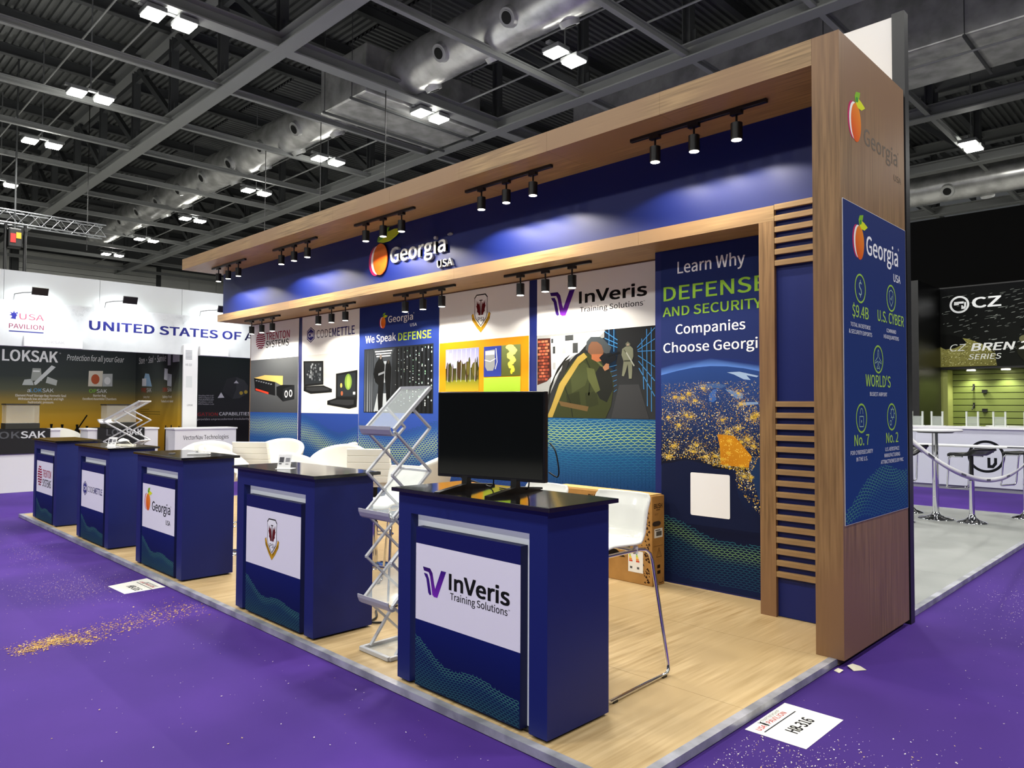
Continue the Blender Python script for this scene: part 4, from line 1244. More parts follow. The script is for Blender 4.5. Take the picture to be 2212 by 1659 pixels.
# bar stools on chrome pedestals
def pedestal(t, h):
    MB().lathe([(0.0, .035), (.03, .035), (.05, .03), (.12, .02), (.2, .012), (.21, .006), (.21, .0), (0, .0)], n=28).build('base_disc', chrome, t)
    MB().cyl((0, 0, .03), (0, 0, h * .55), .03, n=16).build('column', chrome, t)
    MB().cyl((0, 0, h * .5), (0, 0, h), .022, n=14).build('gas_lift', black_m, t)
    MB().tube([(.17 * math.cos(a) , -.03 + .17 * math.sin(a), .30) for a in [math.pi * (1 + i / 14) for i in range(15)]] + [(.03, -.03, .30), (-.03, -.03, .30)], .01, 8, True).build('foot_ring', chrome, t)
def tub_stool():
    t = thing('tub_bar_stool', (0, 0, 0), 'x', 'stool')
    pedestal(t, .79)
    nu, nv = 38, 10
    def S(u, v):
        a = math.radians(-132 + 264 * u) + math.pi / 2      # opening towards -y
        k = abs(2 * u - 1)
        top = 1.15 - 0.27 * k ** 1.9
        z = .785 + (top - .785) * v
        r = .20 + .075 * v ** .8
        if v < .15: r *= .86 + .14 * (v / .15)
        return (r * 1.08 * math.cos(a), r * math.sin(a) * 1.0, z)
    MB().grid(S, nu, nv).build('tub_back', leather, t, solid=0.06, sub=1)
    MB().lathe([(0, .77), (.15, .77), (.19, .785), (.205, .82), (.20, .855), (.16, .875), (0, .88)], n=28).build('seat_cushion', leather, t)
    return t
ts, tsu = tub_stool(), []
TUB = [(-6.80, -1.15, 60, 'white tub stool behind the jug on the peach counter'),
       (-5.92, -1.30, 135, 'white tub stool with its back to the gap beside the shield counter'),
       (-6.92, -0.20, 42, 'white tub stool facing the aisle behind the first ribbed stool'),
       (-5.85, -0.08, -50, 'white tub stool below the blue strip beside the We Speak poster'),
       (-5.18, -0.42, 35, 'white tub stool facing the aisle beside the second ribbed stool'),
       (-4.28, -1.22, 135, 'white tub stool with its curved arm just above the shield counter'),
       (-3.60, -0.50, -52, 'white tub stool seen behind the top of the leaflet rack')]
for x, y, r, lab in TUB:
    place(ts, tsu, (x, y, 0), math.radians(r), lab, 'white tub stools')
def ribbed_stool():
    t = thing('ribbed_bar_stool', (0, 0, 0), 'x', 'stool')
    pedestal(t, .79)
    MB().lathe([(0, .79), (.01, .79), (.15, .79), (.16, .79)], n=8).build('seat_plate', chrome, t)
    for i in range(4):
        y = -.20 + i * .105
        MB().box(-.205, .205, y, y + .105, .795, .865).build('seat_rib', leather, t, bevel=.007)
    for i in range(5):
        z = .84 + i * .065; y = .20 + .012 * i
        MB().prism([(y, z), (y + .06, z), (y + .072, z + .065), (y + .012, z + .065)], 'x', -.22 + .004 * i, .22 - .004 * i).build('back_rib', leather, t, bevel=.006)
    return t
rs, rsu = ribbed_stool(), []
place(rs, rsu, (-6.28, -0.74, 0), math.radians(218), 'white ribbed bar stool among the tub stools behind the peach counter', 'white ribbed stools')
place(rs, rsu, (-4.32, -0.52, 0), math.radians(222), 'white ribbed bar stool behind the shield counter beside the leaflet rack', 'white ribbed stools')

t = thing('side_table', (-4.02, 0.10, 0), 'small round brown-topped table behind the leaflet rack', 'table')
MB().lathe([(0, .70), (.27, .70), (.28, .71), (.28, .725), (.27, .73), (0, .73)], (-4.02, .10, 0), 28).build('table_top', mat('walnut_top', '#8a5426', 0.4), t)
MB().cyl((-4.02, .10, .02), (-4.02, .10, .70), .03, n=14).build('stem', chrome, t)
MB().lathe([(0, .02), (.2, .012), (.21, 0), (0, 0)], (-4.02, .10, 0), 24).build('base_disc', chrome, t)

# folding leaflet rack
rack_m = mat('rack_silver', '#b4b6ba', .38, .12)
def rack():
    t = thing('leaflet_rack', (0, 0, 0), 'x', 'leaflet rack')
    F, Rr, hw = -.15, .14, .155
    za = [1.42, 1.155, .885, .61, .335, .065]            # front, rear, front ...
    A = [((F if i % 2 == 0 else Rr), z) for i, z in enumerate(za)]
    Bz = [(0.0, 1.565), (Rr + .01, 1.435), (F, 1.145), (Rr, .875), (F, .60), (Rr, .335), (F + .04, .02)]
    for s in (-1, 1):
        for pts, off in ((A, 0), (Bz, .018)):
            for (y0, z0), (y1, z1) in zip(pts[:-1], pts[1:]):
                MB().bar((s * (hw - off), y0, z0), (s * (hw - off), y1, z1), .012, .022, (1, 0, 0)).build('scissor_bar', rack_m, t)
    # top frame with acrylic
    tf = MB()
    top = (0.135, 1.70)
    for s in (-1, 1):
        tf.bar((s * hw, F, 1.43), (s * hw, top[0], top[1]), .02, .022, (1, 0, 0))
    tf.bar((-hw, top[0], top[1]), (hw, top[0], top[1]), .022, .02)
    tf.build('top_frame', rack_m, t)
    MB().bar((0, F + .01, 1.44), (0, top[0] - .01, top[1] - .01), 2 * hw - .03, .004, (0, -.7, .7)).build('acrylic_panel', acrylic, t)
    for (y1, z1), (y0, z0) in ((A[1], A[2]), (A[3], A[4])):
        MB().bar((0, y0 + .01, z0), (0, y1 - .01, z1), 2 * hw - .03, .004, (0, -.7, .7)).build('acrylic_panel', acrylic, t)
        MB().cyl((-hw, y1, z1), (hw, y1, z1), .01, n=8).build('cross_rod', rack_m, t)
    for y, z in (A[0], A[2], A[4]):
        pr = [(y + .01, z - .03), (y - .012, z - .032), (y - .03, z - .02), (y - .042, z + .008), (y - .045, z + .03), (y - .038, z + .03), (y - .034, z + .008), (y - .022, z - .012), (y + .01, z - .018)]
        MB().prism(pr, 'x', -hw - .012, hw + .012).build('tray_lip', rack_m, t)
    b = MB()
    for s in (-1, 1): b.box(s * hw - .012, s * hw + .012, F - .02, Rr + .03, .003, .028)
    b.box(-hw, hw, F - .035, F - .008, .003, .03).box(-hw, hw, Rr + .01, Rr + .03, .003, .028)
    b.build('base_frame', rack_m, t, bevel=.004)
    MB().box(-hw + .012, hw - .012, F - .008, Rr + .01, .006, .012).build('base_plate', acrylic, t)
    return t
rk, rku = rack(), []
place(rk, rku, (-2.125, -1.86, 0), 0, 'zigzag metal leaflet rack standing between the shield and television counters', 'leaflet racks')
o = place(rk, rku, (-8.72, -1.42, 0), math.radians(-42), 'zigzag metal leaflet rack leaning over the CodeMettle counter', 'leaflet racks')
o.scale = (1, 1.6, .955)
place(rk, rku, (-13.6, 3.02, CARPET), math.radians(80), 'zigzag metal leaflet rack in the far booth beside the poster wall end', 'leaflet racks')

# television
tv = thing('television', (-1.188, -1.922, CT), 'black flat television on two feet standing on the near counter', 'television')
ang = math.radians(12)
def tvp(): return tv
MB().box(-1.188 - .36, -1.188 + .36, -1.94, -1.905, CT + .068, CT + .555).build('cabinet', mat('tv_black', '#0a0a0b', .3), tv, bevel=.004)
MB().box(-1.188 - .348, -1.188 + .348, -1.9418, -1.9395, CT + .085, CT + .545).build('screen', mat('tv_screen', '#07090a', .07, 0, .5), tv)
MB().box(-1.188 - .25, -1.188 + .25, -1.905, -1.87, CT + .10, CT + .42).build('back_housing', mat('tv_black', '#0a0a0b'), tv, bevel=.01)
for s in (-1, 1):
    x = -1.188 + s * .165
    f = MB().prism([(-2.19, CT), (-1.66, CT), (-1.66, CT + .012), (-1.90, CT + .035), (-1.905, CT + .08), (-1.94, CT + .08), (-1.945, CT + .035), (-2.19, CT + .012)], 'x', x - .018, x + .018).build('foot', black_m, tv)
tv.rotation_euler = (0, 0, ang)
def cable(name, pts, r, m, lab):
    # smooth a polyline
    P = [Vector(p) for p in pts]; out = []
    for i in range(len(P) - 1):
        p0, p1, p2, p3 = P[max(i - 1, 0)], P[i], P[i + 1], P[min(i + 2, len(P) - 1)]
        for k in range(8):
            s = k / 8
            out.append(0.5 * ((2 * p1) + (p2 - p0) * s + (2 * p0 - 5 * p1 + 4 * p2 - p3) * s * s + (3 * p1 - p0 - 3 * p2 + p3) * s ** 3))
    out.append(P[-1])
    o = MB().tube(out, r, 6).build(name, m)
    return tag(o, lab, 'cable')
cable('power_cable', [(-1.60, -1.66, CT + .005), (-1.58, -1.75, CT + .03), (-1.50, -1.86, CT + .05), (-1.40, -1.80, CT + .02), (-1.30, -1.80, CT + .012), (-1.25, -1.84, CT + .10)], .004, black_m, 'black cable looping over the counter top beside the television')
cable('signal_cable', [(-0.83, -1.83, CT + .28), (-0.79, -1.83, CT + .24), (-0.775, -1.82, CT + .15), (-0.80, -1.80, CT + .10), (-0.86, -1.80, CT + .12)], .004, black_m, 'black cable bulging out behind the edge of the television')
cable('thin_cable', [(-1.25, -1.79, CT + .006), (-1.12, -1.80, CT + .005), (-1.02, -1.80, CT + .02), (-0.98, -1.83, CT + .09)], .004, black_m, 'thin black cable between the feet of the television')

# cardboard television box leaning by the store wall
bx = thing('cardboard_box', (-2.5, 0.82, 0), 'brown cardboard television box standing on the floor against the wall', 'box')
MB().box(-3.10, -1.905, 0.722, 0.915, 0.0, 0.79).build('carton', card_m, bx, bevel=.006)
MB().box(-3.06, -1.93, 0.73, 0.908, 0.79, 0.80).build('top_flap', mat('carton_edge', '#c9a566', .7), bx)
hh = MB().prism([(0.79 + .045 * math.cos(t) + (.02 if math.cos(t) > 0 else -.02), .545 + .022 * math.sin(t)) for t in [2 * math.pi * i / 20 for i in range(20)]], 'x', -1.9045, -1.9035).build('hand_hole', mat('hole_dark', '#2a1a0c', .9), bx)
a = Art((-1.905, 0, 0), (0, 1, 0), (0, 0, 1))
K = '#2a1d10'
a.text('BUSH', .755, .68, .04, K, w=.125, bold=.03); a.rect(.785, .662, .845, .668, K)
a.rect(.76, .63, .82, .633, '#6b4d26'); a.rect(.76, .62, .81, .623, '#6b4d26')
a.rect(.755, .42, .885, .50, '#dcdad4'); a.up(); a.rect(.785, .435, .87, .475, '#54514b'); a.rect(.77, .482, .85, .49, K)
a.line([(.79, .25), (.865, .25), (.827, .33)], .004, K, closed=True); a.line([(.827, .268), (.827, .31)], .004, K); a.rect(.74, .345, .89, .349, '#6b4d26')
a.rect(.80, .15, .845, .18, K); a.rect(.80, .10, .85, .13, K); a.line([(.83, .04), (.83, .02), (.89, .02), (.89, .06)], .005, K)
a.build('printed_marks', bx)
a = Art((0, .722, 0), (1, 0, 0), (0, 0, 1))
rb = random.Random(8)
for i in range(90):
    x, z = -1.93 - .085 * rb.random() ** 1.4, .02 + .74 * rb.random()
    s = .008 + .01 * rb.random()
    a.poly([(x - s, z), (x + s * .6, z - s * .6), (x, z + s)], '#2c1a12')
a.rect(-2.70, .30, -2.14, .68, '#141414'); a.poly([(-2.7, .24), (-2.3, .28), (-2.19, .22), (-2.7, .20)], '#15100c')
a.rect(-2.16, .10, -2.0, .29, '#e0ded8'); a.up()
for k in range(2):
    for j, c in enumerate(('#3f9a4a', '#a9c53a', '#e0c22c', '#d98a2c', '#c24a2c')):
        x = -2.15 + .075 * k; a.poly([(x, .27 - .016 * j), (x + .012 + .006 * j, .27 - .016 * j), (x + .014 + .006 * j, .256 - .016 * j), (x, .256 - .016 * j)], c)
    a.rect(-2.14 + .075 * k, .13, -2.115 + .075 * k, .15, '#555555')
a.text('BUSH', -2.62, .70, .05, K, w=.16, bold=.03)
a.build('printed_front', bx)

# cards, jug and papers on the counters
def tent_card(loc, rz, lab):
    t = thing('table_card', (0, 0, 0), lab, 'card')
    MB().bar((0, -.035, 0.0), (0, .0, .105), .105, .002, (0, -.95, -.3)).build('card_face', white_m, t)
    MB().box(-.055, .055, -.055, .055, 0, .0025).build('card_foot', white_m, t)
    a = Art((0, -.0365, 0.0), (1, 0, 0), (0, .316, .949), .0012)
    a.rect(.008, .055, .042, .085, '#8b8b90'); a.rect(-.042, .035, -.02, .043, '#4a4a50'); a.rect(-.042, .05, -.006, .09, '#54545a'); a.rect(.01, .035, .035, .04, '#777777')
    a.build('printed_marks', t)
    t.rotation_euler = (0, 0, rz)
    t.location = loc
    return t
tent_card((-3.30, -2.03, CT), math.radians(35), 'small white display card standing on the shield counter')
tent_card((-7.22, -2.04, CT), math.radians(35), 'small white display card standing on the CodeMettle counter')
jg = thing('glass_jug', (-5.62, -1.72, CT), 'clear plastic jug on the far corner of the peach counter', 'jug')
MB().lathe([(.05, 0.0), (.055, .01), (.06, .06), (.066, .10), (.064, .10), (.057, .06), (.05, .012), (0, .01)], (-5.62, -1.72, CT), 24).build('jug_body', mat('jug_plastic', '#f2f6f4', .05, alpha=.2), jg)
MB().tube([(-5.555, -1.72, CT + .085), (-5.52, -1.72, CT + .07), (-5.52, -1.72, CT + .03), (-5.56, -1.72, CT + .02)], .006, 6).build('handle', mat('jug_plastic', '#f2f6f4'), jg)
tag(MB().bar((-5.32, -1.96, CT + .008), (-5.20, -1.80, CT + .012), .06, .012).build('folded_leaflet', white_m), 'white folded leaflet lying on the peach counter', 'leaflet')
tag(MB().lathe([(0, 0), (.03, 0), (.032, .004), (.028, .006), (0, .006)], (-5.55, -2.02, CT + .0001), 20).build('cable_grommet', black_m), 'black round cable grommet in the peach counter top', 'grommet')
tag(MB().lathe([(0, 0), (.03, 0), (.032, .004), (.028, .006), (0, .006)], (-3.62, -1.84, CT + .0001), 20).build('cable_grommet', black_m), 'black round cable grommet in the shield counter top', 'grommet')
def bag():
    def S(u, v):
        a_ = 2 * math.pi * u; r = math.sin(math.pi * v) ** .6
        return (-7.98 + .14 * r * math.cos(a_) * (1 + .2 * math.sin(3 * a_)), -1.70 + .05 * r * math.sin(a_), CT + .002 + .045 * v * (1 + .3 * math.cos(a_ * 2)))
    o = MB().grid(S, 18, 8, True, True).build('plastic_bag', mat('bag_white', '#e9ebe9', .3)); return tag(o, 'crumpled clear-white plastic wrapper on the CodeMettle counter', 'wrapper')
bag()
cable('white_cable', [(-7.45 + .13 * math.cos(k * .7) + .01 * k, -1.86 + .09 * math.sin(k * .7), CT + .004 + .002 * (k % 3)) for k in range(19)] + [(-7.72, -1.73, CT + .03), (-7.82, -1.71, CT + .01)], .0035, mat('cable_white', '#dcd9c8', .5), 'coiled white cable lying on the CodeMettle counter')
cable('floor_cable', [(-2.95, -1.45, .008), (-2.8, -1.55, .01), (-2.72, -1.66, .012), (-2.66, -1.60, .01)], .008, black_m, 'short black cable on the floor beside the shield counter')
# ------------------------------------------------------------------ papers and sawdust on the carpet
def sheet(pts, lab, name='floor_paper'):
    o = MB()
    o.add([(p[0], p[1], CARPET + .001) for p in pts] + [(p[0], p[1], CARPET + .002) for p in pts], [(0, 1, 2, 3), (7, 6, 5, 4), (0, 4, 5, 1), (1, 5, 6, 2), (2, 6, 7, 3), (3, 7, 4, 0)])
    t = o.build(name, mat('paper_white', '#e9e7dc', .6))
    return tag(t, lab, 'paper sheet', 'booth number sheets')
def sheet_art(t, org, U, V, near):
    a = Art(org, U, V, .0004)
    a.text('H8-316', .13, .10, .062, '#1d1d20', w=.215, bold=.03)
    a.rect(.03, .218, .39, .226, '#33343a')
    a.text('USA', .03, .243, .028, '#b02535', w=.075, bold=.02); a.text('PAVILION', .145, .243, .03, '#a02a35', w=.19, bold=.02); a.text('PARTNERSHIP', .145, .278, .022, '#6b6b70', w=.19)
    a.poly([(.115, .24), (.128, .24), (.132, .27), (.128, .285), (.138, .30), (.12, .29), (.105, .30), (.114, .28), (.11, .26)], '#1e1e22')
    a.build('printed_marks', t)
p = [(-.022, -1.252), (.286, -1.245), (.286, -.784), (-.026, -.787)]
s1 = sheet(p, 'white sheet printed H8-316 on the carpet at the platform edge near the tower')
sheet_art(s1, (.286, -1.245, CARPET + .002), (0, 1, 0), (-1, 0, 0), True)
p = [(-5.42, -2.60), (-5.03, -2.585), (-5.04, -2.245), (-5.50, -2.245)]
s2 = sheet(p, 'white sheet printed H8-316 on the carpet below the peach counter')
sheet_art(s2, (-5.43, -2.59, CARPET + .002), (1, .02, 0), (0, 1, 0), False)
def scrap(pts, lab):
    o = MB().add([(x, y, z) for x, y, z in pts], [tuple(range(len(pts)))]).build('torn_scrap', mat('scrap_tape', '#cfc9b4', .5), solid=.002)
    tag(o, lab, 'scrap')
scrap([(0.01, .02, -.03), (.06, -.01, CARPET + .002), (.11, .06, CARPET + .003), (.06, .10, CARPET + .004), (.02, .08, -.03)], 'torn strip of tape poking out under the tower on the carpet')
scrap([(-.03, -.09, CARPET + .002), (.01, -.11, CARPET + .002), (.02, -.07, CARPET + .012), (-.02, -.05, CARPET + .01)], 'small white scrap by the platform corner beside the tower')

def flakes(name, pts, cols, lab, smin=.002, smax=.007):
    V, F, Cc = [], [], []
    for (x, y) in pts:
        s = smin + (smax - smin) * RNG.random() ** 3; an = RNG.random() * math.pi; e = .35 + .5 * RNG.random()
        c, n = math.cos(an), math.sin(an); zt = CARPET + .0012 + .004 * RNG.random()
        o = len(V); col = cols[int(RNG.random() * len(cols))]
        for u, v in ((-1, 0), (0, -e), (1, 0), (0, e)):
            V.append((x + s * (u * c - v * n), y + s * (u * n + v * c), zt + .002 * (u > 0))); Cc.append(col)
        F.append((o, o + 1, o + 2, o + 3))
    me = bpy.data.meshes.new(name); me.from_pydata(V, [], F)
    at = me.color_attributes.new('ink', 'FLOAT_COLOR', 'POINT'); at.data.foreach_set('color', np.array(Cc, dtype=np.float32).ravel())
    me.materials.append(print_mat())
    o = bpy.data.objects.new(name, me); COL.objects.link(o)
    tag(o, lab, 'debris', kind='stuff')
wood_c = [C('#c9a05a'), C('#b5893f'), C('#d8b878'), C('#a07a3c')]
pale_c = [C('#d8cdbd'), C('#cfc6c0'), C('#e6dfd6'), C('#b59c78')]
pts = []
for _ in range(1500):       # the heap and its tail
    k = RNG.random() ** 1.3
    x, y = -3.98 - .22 * k, -3.55 + 1.25 * k
    w = .09 + .14 * k
    pts.append((x + RNG.normal(0, w * .7), y + RNG.normal(0, .07)))
for _ in range(1100):
    c = [(-3.93, -3.50), (-4.0, -3.36), (-3.88, -3.20), (-4.06, -3.30)][int(RNG.random() * 4)]
    pts.append((c[0] + RNG.normal(0, .05), c[1] + RNG.normal(0, .055)))
flakes('sawdust', pts, wood_c, 'trail of yellow sawdust on the purple carpet at the left', .003, .011)
pts = []
for _ in range(900): pts.append((-5.6 + RNG.normal(0, .35), -2.85 + RNG.normal(0, .22)))
for _ in range(350): pts.append((-7.6 + RNG.normal(0, .5), -2.75 + RNG.normal(0, .12)))
flakes('sawdust', pts, wood_c + pale_c, 'thin scatter of sawdust on the carpet near the far paper sheet', .002, .006)
pts = []
for _ in range(1500): pts.append((.95 + RNG.normal(0, .45), -1.55 + RNG.normal(0, .32)))
for _ in range(900): pts.append((.35 + RNG.normal(0, .35), -1.55 + RNG.normal(0, .25)))
for _ in range(500): pts.append((.5 + RNG.random() * 2.0, -.9 + RNG.random() * 4.5))
for _ in range(350): pts.append((.45 + RNG.normal(0, .2), 2.6 + RNG.normal(0, .6)))
flakes('sawdust', [p for p in pts if not (-.05 < p[0] < .30 and -1.26 < p[1] < -.78) and p[0] > .02], pale_c, 'pale shavings scattered over the carpet beside the tower', .002, .0065)
pts = [(-10 + 11 * RNG.random(), -2.35 - 2.0 * RNG.random() ** 1.5) for _ in range(520)]
flakes('dust_specks', pts, pale_c, 'pale specks strewn along the carpet before the platform', .002, .007)
# ------------------------------------------------------------------ the pavilion across the aisle (faces +x)
XF = -14.4
fas_m = noise_mat('fascia_white', '#c6cacb', '#d0d3d4', 3, rough=.5)
pv = thing('pavilion_fascia', (XF, 2, 2.66), 'white overhead fascia with blue UNITED STATES OF AMERICA lettering', 'fascia')
box('fascia_board', XF - .12, XF, -7.0, 9.0, 2.66, 3.515, fas_m, pv)
a = Art((XF, 0, 0), (0, 1, 0), (0, 0, 1))
rp = random.Random(4)
for cx in (-.35, 1.55, 3.3, -2.6):
    for i in range(120):
        y, z = cx + rp.gauss(0, .3), 3.49 - abs(rp.gauss(0, .12))
        if z < 2.9: continue
        s = .012 + .012 * rp.random()
        a.ring(y, z, s, s, .004, mix(C('#d9dcdc'), C('#9fa6aa'), rp.random() * .8), 6)
a.build('ornament_print', pv)['kind'] = 'stuff'
a = Art((XF, 0, 0), (0, 1, 0), (0, 0, 1), .0012)
a.text('UNITED STATES OF', -.365, 3.065, .173, '#272a6e', w=3.11, bold=.035); a.build('country_lettering', pv); a = Art((XF, 0, 0), (0, 1, 0), (0, 0, 1), .0012); a.text('AMERICA', 2.835, 3.065, .173, '#1b1c3c', w=1.5, bold=.02)
a.build('country_lettering', pv)
a = Art((XF, 0, 0), (0, 1, 0), (0, 0, 1), .0012)
a.text('USA', -1.545, 3.165, .11, '#b04a60', w=.395, bold=.006); a.text('PARTNERSHIP', -1.705, 3.10, .045, '#c9c4cc', w=.555); a.text('PAVILION', -1.705, 2.99, .085, '#8d3a58', w=.555, bold=.006); a.rect(-1.705, 2.925, -1.15, 2.945, '#2d2f7c')
a.poly([(-1.60, 3.16), (-1.60, 3.20), (-1.58, 3.24), (-1.60, 3.27), (-1.57, 3.26), (-1.575, 3.30), (-1.615, 3.275), (-1.63, 3.32), (-1.65, 3.275), (-1.70, 3.29), (-1.67, 3.255), (-1.71, 3.23), (-1.67, 3.225), (-1.66, 3.20), (-1.69, 3.17)], '#2d2f7c')
a.build('pavilion_emblem', pv)
uw = tag(box('wall_pavilion', XF - .52, XF - .45, -7, 9, CARPET, 4.13, white_m), kind='structure')
uw.name = 'wall_pavilion'
bpy.data.objects.remove(uw)
uw = thing('pavilion_top_wall', (XF - .3, 1, 3.515), 'plain white panel wall rising behind the pavilion fascia', 'wall panel')
for k in range(9):
    y0 = -7.0 + k * 1.63 + .35
    box('wall_panel', XF - .30, XF - .22, y0 + .003, y0 + 1.627, 3.0, 4.105, mat('pavilion_panel', '#b9bcbd', .5), uw)
box('roof_board', XF - 3.0, XF - .30, -7, 9, 2.95, 3.0, mat('pavilion_roof', '#b9bcbc', .7), uw)
# flood lamps on arms
fl_m = mat('flood_lens', '#ffffff', .3, emit='#f4fbff', estr=18)
def flood():
    t = thing('arm_floodlight', (0, 0, 0), 'x', 'floodlight')
    MB().tube([(-.02, -.31, -.15), (0, -.30, -.03), (.18, -.2, -.01), (.34, -.12, -.015), (.46, -.03, .0)], .012, 6).build('arm', steel, t)
    MB().bar((.47, 0, -.065), (.53, 0, .065), .26, .04).build('lamp_head', black_m, t)
    MB().bar((.452, 0, -.05), (.505, 0, .063), .22, .006).build('lens', fl_m, t)
    return t
fp_, fpu = flood(), []
fll = bpy.data.lights.new('flood_light', 'SPOT'); fll.energy = 38; fll.spot_size = math.radians(125); fll.spot_blend = .6; fll.shadow_soft_size = .08; fll.color = (.93, .99, 1.0)
for y, lab in ((-5.2, 'black arm floodlight farthest out on the fascia edge'), (-3.3, 'black arm floodlight second out on the fascia edge'), (-1.33, 'black arm floodlight above the USA Pavilion lettering'), (.22, 'black arm floodlight above the word UNITED'), (2.12, 'black arm floodlight above the word OF beside the booth header'), (4.0, 'black arm floodlight hidden behind the booth header')):
    o = place(fp_, fpu, (XF, y, 3.66), 0, lab, 'fascia floodlights')
    l = bpy.data.objects.new('flood_light', fll); COL.objects.link(l); l.parent = o; l.location = (.44, 0, -.02); l.rotation_euler = (0, math.radians(48), 0)
def name_sign(y0, y1, txt, lab):
    t = thing('name_sign', (XF + .06, (y0 + y1) / 2, 2.66), lab, 'sign')
    box('sign_box', XF + .001, XF + .08, y0, y1, 2.66, 2.865, white_m, t, bevel=.004)
    a = Art((XF + .08, 0, 0), (0, 1, 0), (0, 0, 1)); a.text(txt, (y0 + y1) / 2, 2.735, .05, '#c9c9cc', align='c', w=min(.35, (y1 - y0) * .5)); a.build('printed_lettering', t)
name_sign(-1.474, -.50, 'LOKSAK', 'white name sign reading LOKSAK under the fascia')
name_sign(1.80, 2.43, 'VectorNav', 'white name sign under the fascia beside the booth end')
# graphic walls
XB = -17.35
lw_ = thing('graphic_wall', (XB, -1.5, CARPET), 'dark to gold LOKSAK graphic wall at the back of the far booth', 'graphic wall')
box('wall_board', XB - .06, XB, -6.5, 1.47, CARPET, 2.86, white_m, lw_)
def gradwall(a, u0, u1, gold='#c99a2a', mid='#8f8a4a', top='#33383a'):
    st = [(CARPET, '#8f6a18'), (.75, '#b98a22'), (1.15, gold), (1.5, '#b0913a'), (1.9, '#5c5f4c'), (2.2, '#3d4340'), (2.86, top)]
    for (z0, c0), (z1, c1) in zip(st[:-1], st[1:]): a.rect(u0, z0, u1, z1, C(c0), C(c1))
    a.up()
a = Art((XB, 0, 0), (0, 1, 0), (0, 0, 1)); gradwall(a, -6.5, 1.47)
a.text('LOKSAK', -1.255, 2.53, .24, '#e4e6e4', w=1.05, bold=.02); a.text('®', -.17, 2.70, .05, '#cccccc'); a.text('Protection for all your Gear', -.02, 2.59, .13, '#dfe2df', w=1.22, shear=.25)
a.text('a', -.78, 1.845, .085, '#d8dcdc', w=.055); a.text('LOK', -.72, 1.845, .085, '#5a9ac9', w=.22, bold=.01); a.text('SAK', -.49, 1.845, .085, '#d8dcdc', w=.22)
a.text('OP', .455, 1.85, .085, '#7cb83a', w=.155, bold=.01); a.text('SAK', .615, 1.85, .085, '#d8dcdc', w=.22)
for s_, y_, z_, w_ in (('Element Proof Storage Bag Hermetic Seal', -.51, 1.745, .98), ('Withstands low atmospheric and high', -.51, 1.67, .88), ('hydrostatic pressure.', -.51, 1.595, .5), ('Barrier Bag', .68, 1.76, .27), ('Excellent Assembler Chambers', .685, 1.682, .72)):
    a.text(s_, y_, z_, .05, '#ece8da', w=w_, bold=.012, align='c')
for pts, c in (([(-.88, 2.0), (-.84, 2.12), (-.70, 2.14), (-.66, 2.0)], '#b9bfba'), ([(-.72, 2.1), (-.69, 2.38), (-.53, 2.38), (-.50, 2.1)], '#9fa49c'), ([(-.64, 2.0), (-.60, 2.02), (-.24, 2.42), (-.32, 2.46), (-.66, 2.06)], '#c9cecb'), ([(-.43, 2.06), (-.40, 2.2), (-.2, 2.12), (-.22, 2.0)], '#b3b8b2'),
               ([(.43, 2.0), (.44, 2.36), (.74, 2.37), (.73, 2.0)], '#cfc9b8'), ([(.74, 2.0), (.73, 2.30), (.95, 2.31), (.95, 2.01)], '#aeb2b0')):
    a.poly(pts, c); a.up()
a.ell(.58, 2.17, .09, .12, '#b0593a', 14); a.ell(.84, 2.14, .07, .09, '#d8dad8', 12); a.rect(-.68, 2.3, -.55, 2.33, '#dfe2df'); a.up()
for i in range(26):
    y = -5.0 + i * .245 + .1 * rp.random(); h = .95 + .2 * rp.random()
    a.poly([(y - .07, .3), (y - .06, h - .15), (y - .02, h - .08), (y - .03, h), (y + .03, h), (y + .02, h - .08), (y + .06, h - .15), (y + .07, .3)], '#14140f')
a.line([(.2, .95), (.42, 1.32)], .03, '#14140f')
a.build('printed_graphic', lw_)
pt = thing('partition_wall', (-15.9, 1.49, CARPET), 'dark to gold partition wall between the far booths with white end post', 'partition')
box('wall_board', XB, XF - .02, 1.47, 1.53, CARPET, 2.86, white_m, pt)
box('end_post', XF - .02, XF + .03, 1.46, 1.765, CARPET, 2.87, white_m, pt)
a = Art((0, 1.47, 0), (1, 0, 0), (0, 0, 1)); gradwall(a, XB, XF - .02)
a.text('Store • Seal • Survive', -17.15, 2.56, .15, '#e4e6e4', w=1.75, shear=.2)
a.rect(-15.30, 2.46, -15.12, 2.73, '#b9bdbb'); a.rect(-15.0, 2.52, -14.62, 2.70, '#c9cdcb')
a.poly([(-16.88, 2.02), (-16.7, 2.32), (-16.45, 2.30), (-16.25, 2.0)], '#8fb0c9'); a.poly([(-16.9, 2.02), (-16.62, 2.02), (-16.62, 2.2), (-16.9, 2.2)], '#d8dde0'); a.poly([(-15.5, 2.15), (-15.48, 2.40), (-15.28, 2.38), (-15.3, 2.12)], '#d8dde0'); a.poly([(-15.3, 2.0), (-15.3, 2.28), (-15.05, 2.25), (-15.05, 1.98)], '#c5ccd2'); a.up()
a.text('FIRE', -16.93, 1.87, .1, '#b03a2a', w=.33, bold=.01); a.text('SAK', -16.58, 1.87, .1, '#e0e0dc', w=.3); a.text('CBRN', -15.57, 1.87, .09, '#b03a2a', w=.27, bold=.01); a.text('SAK', -15.28, 1.87, .09, '#e0e0dc', w=.25)
for x_, w_ in ((-16.6, .4), (-15.3, .55)):
    a.text('Safety First', x_, 1.73, .05, '#ece8da', w=w_, bold=.01, align='c'); a.text('Tested and rated', x_, 1.63, .05, '#ece8da', w=w_ * 1.3, bold=.01, align='c')
for k in range(4): a.rect(-17.0, 1.46 - .055 * k, -16.6 + (.9 if k in (1, 2) else .2), 1.475 - .055 * k, '#7a6a2a')
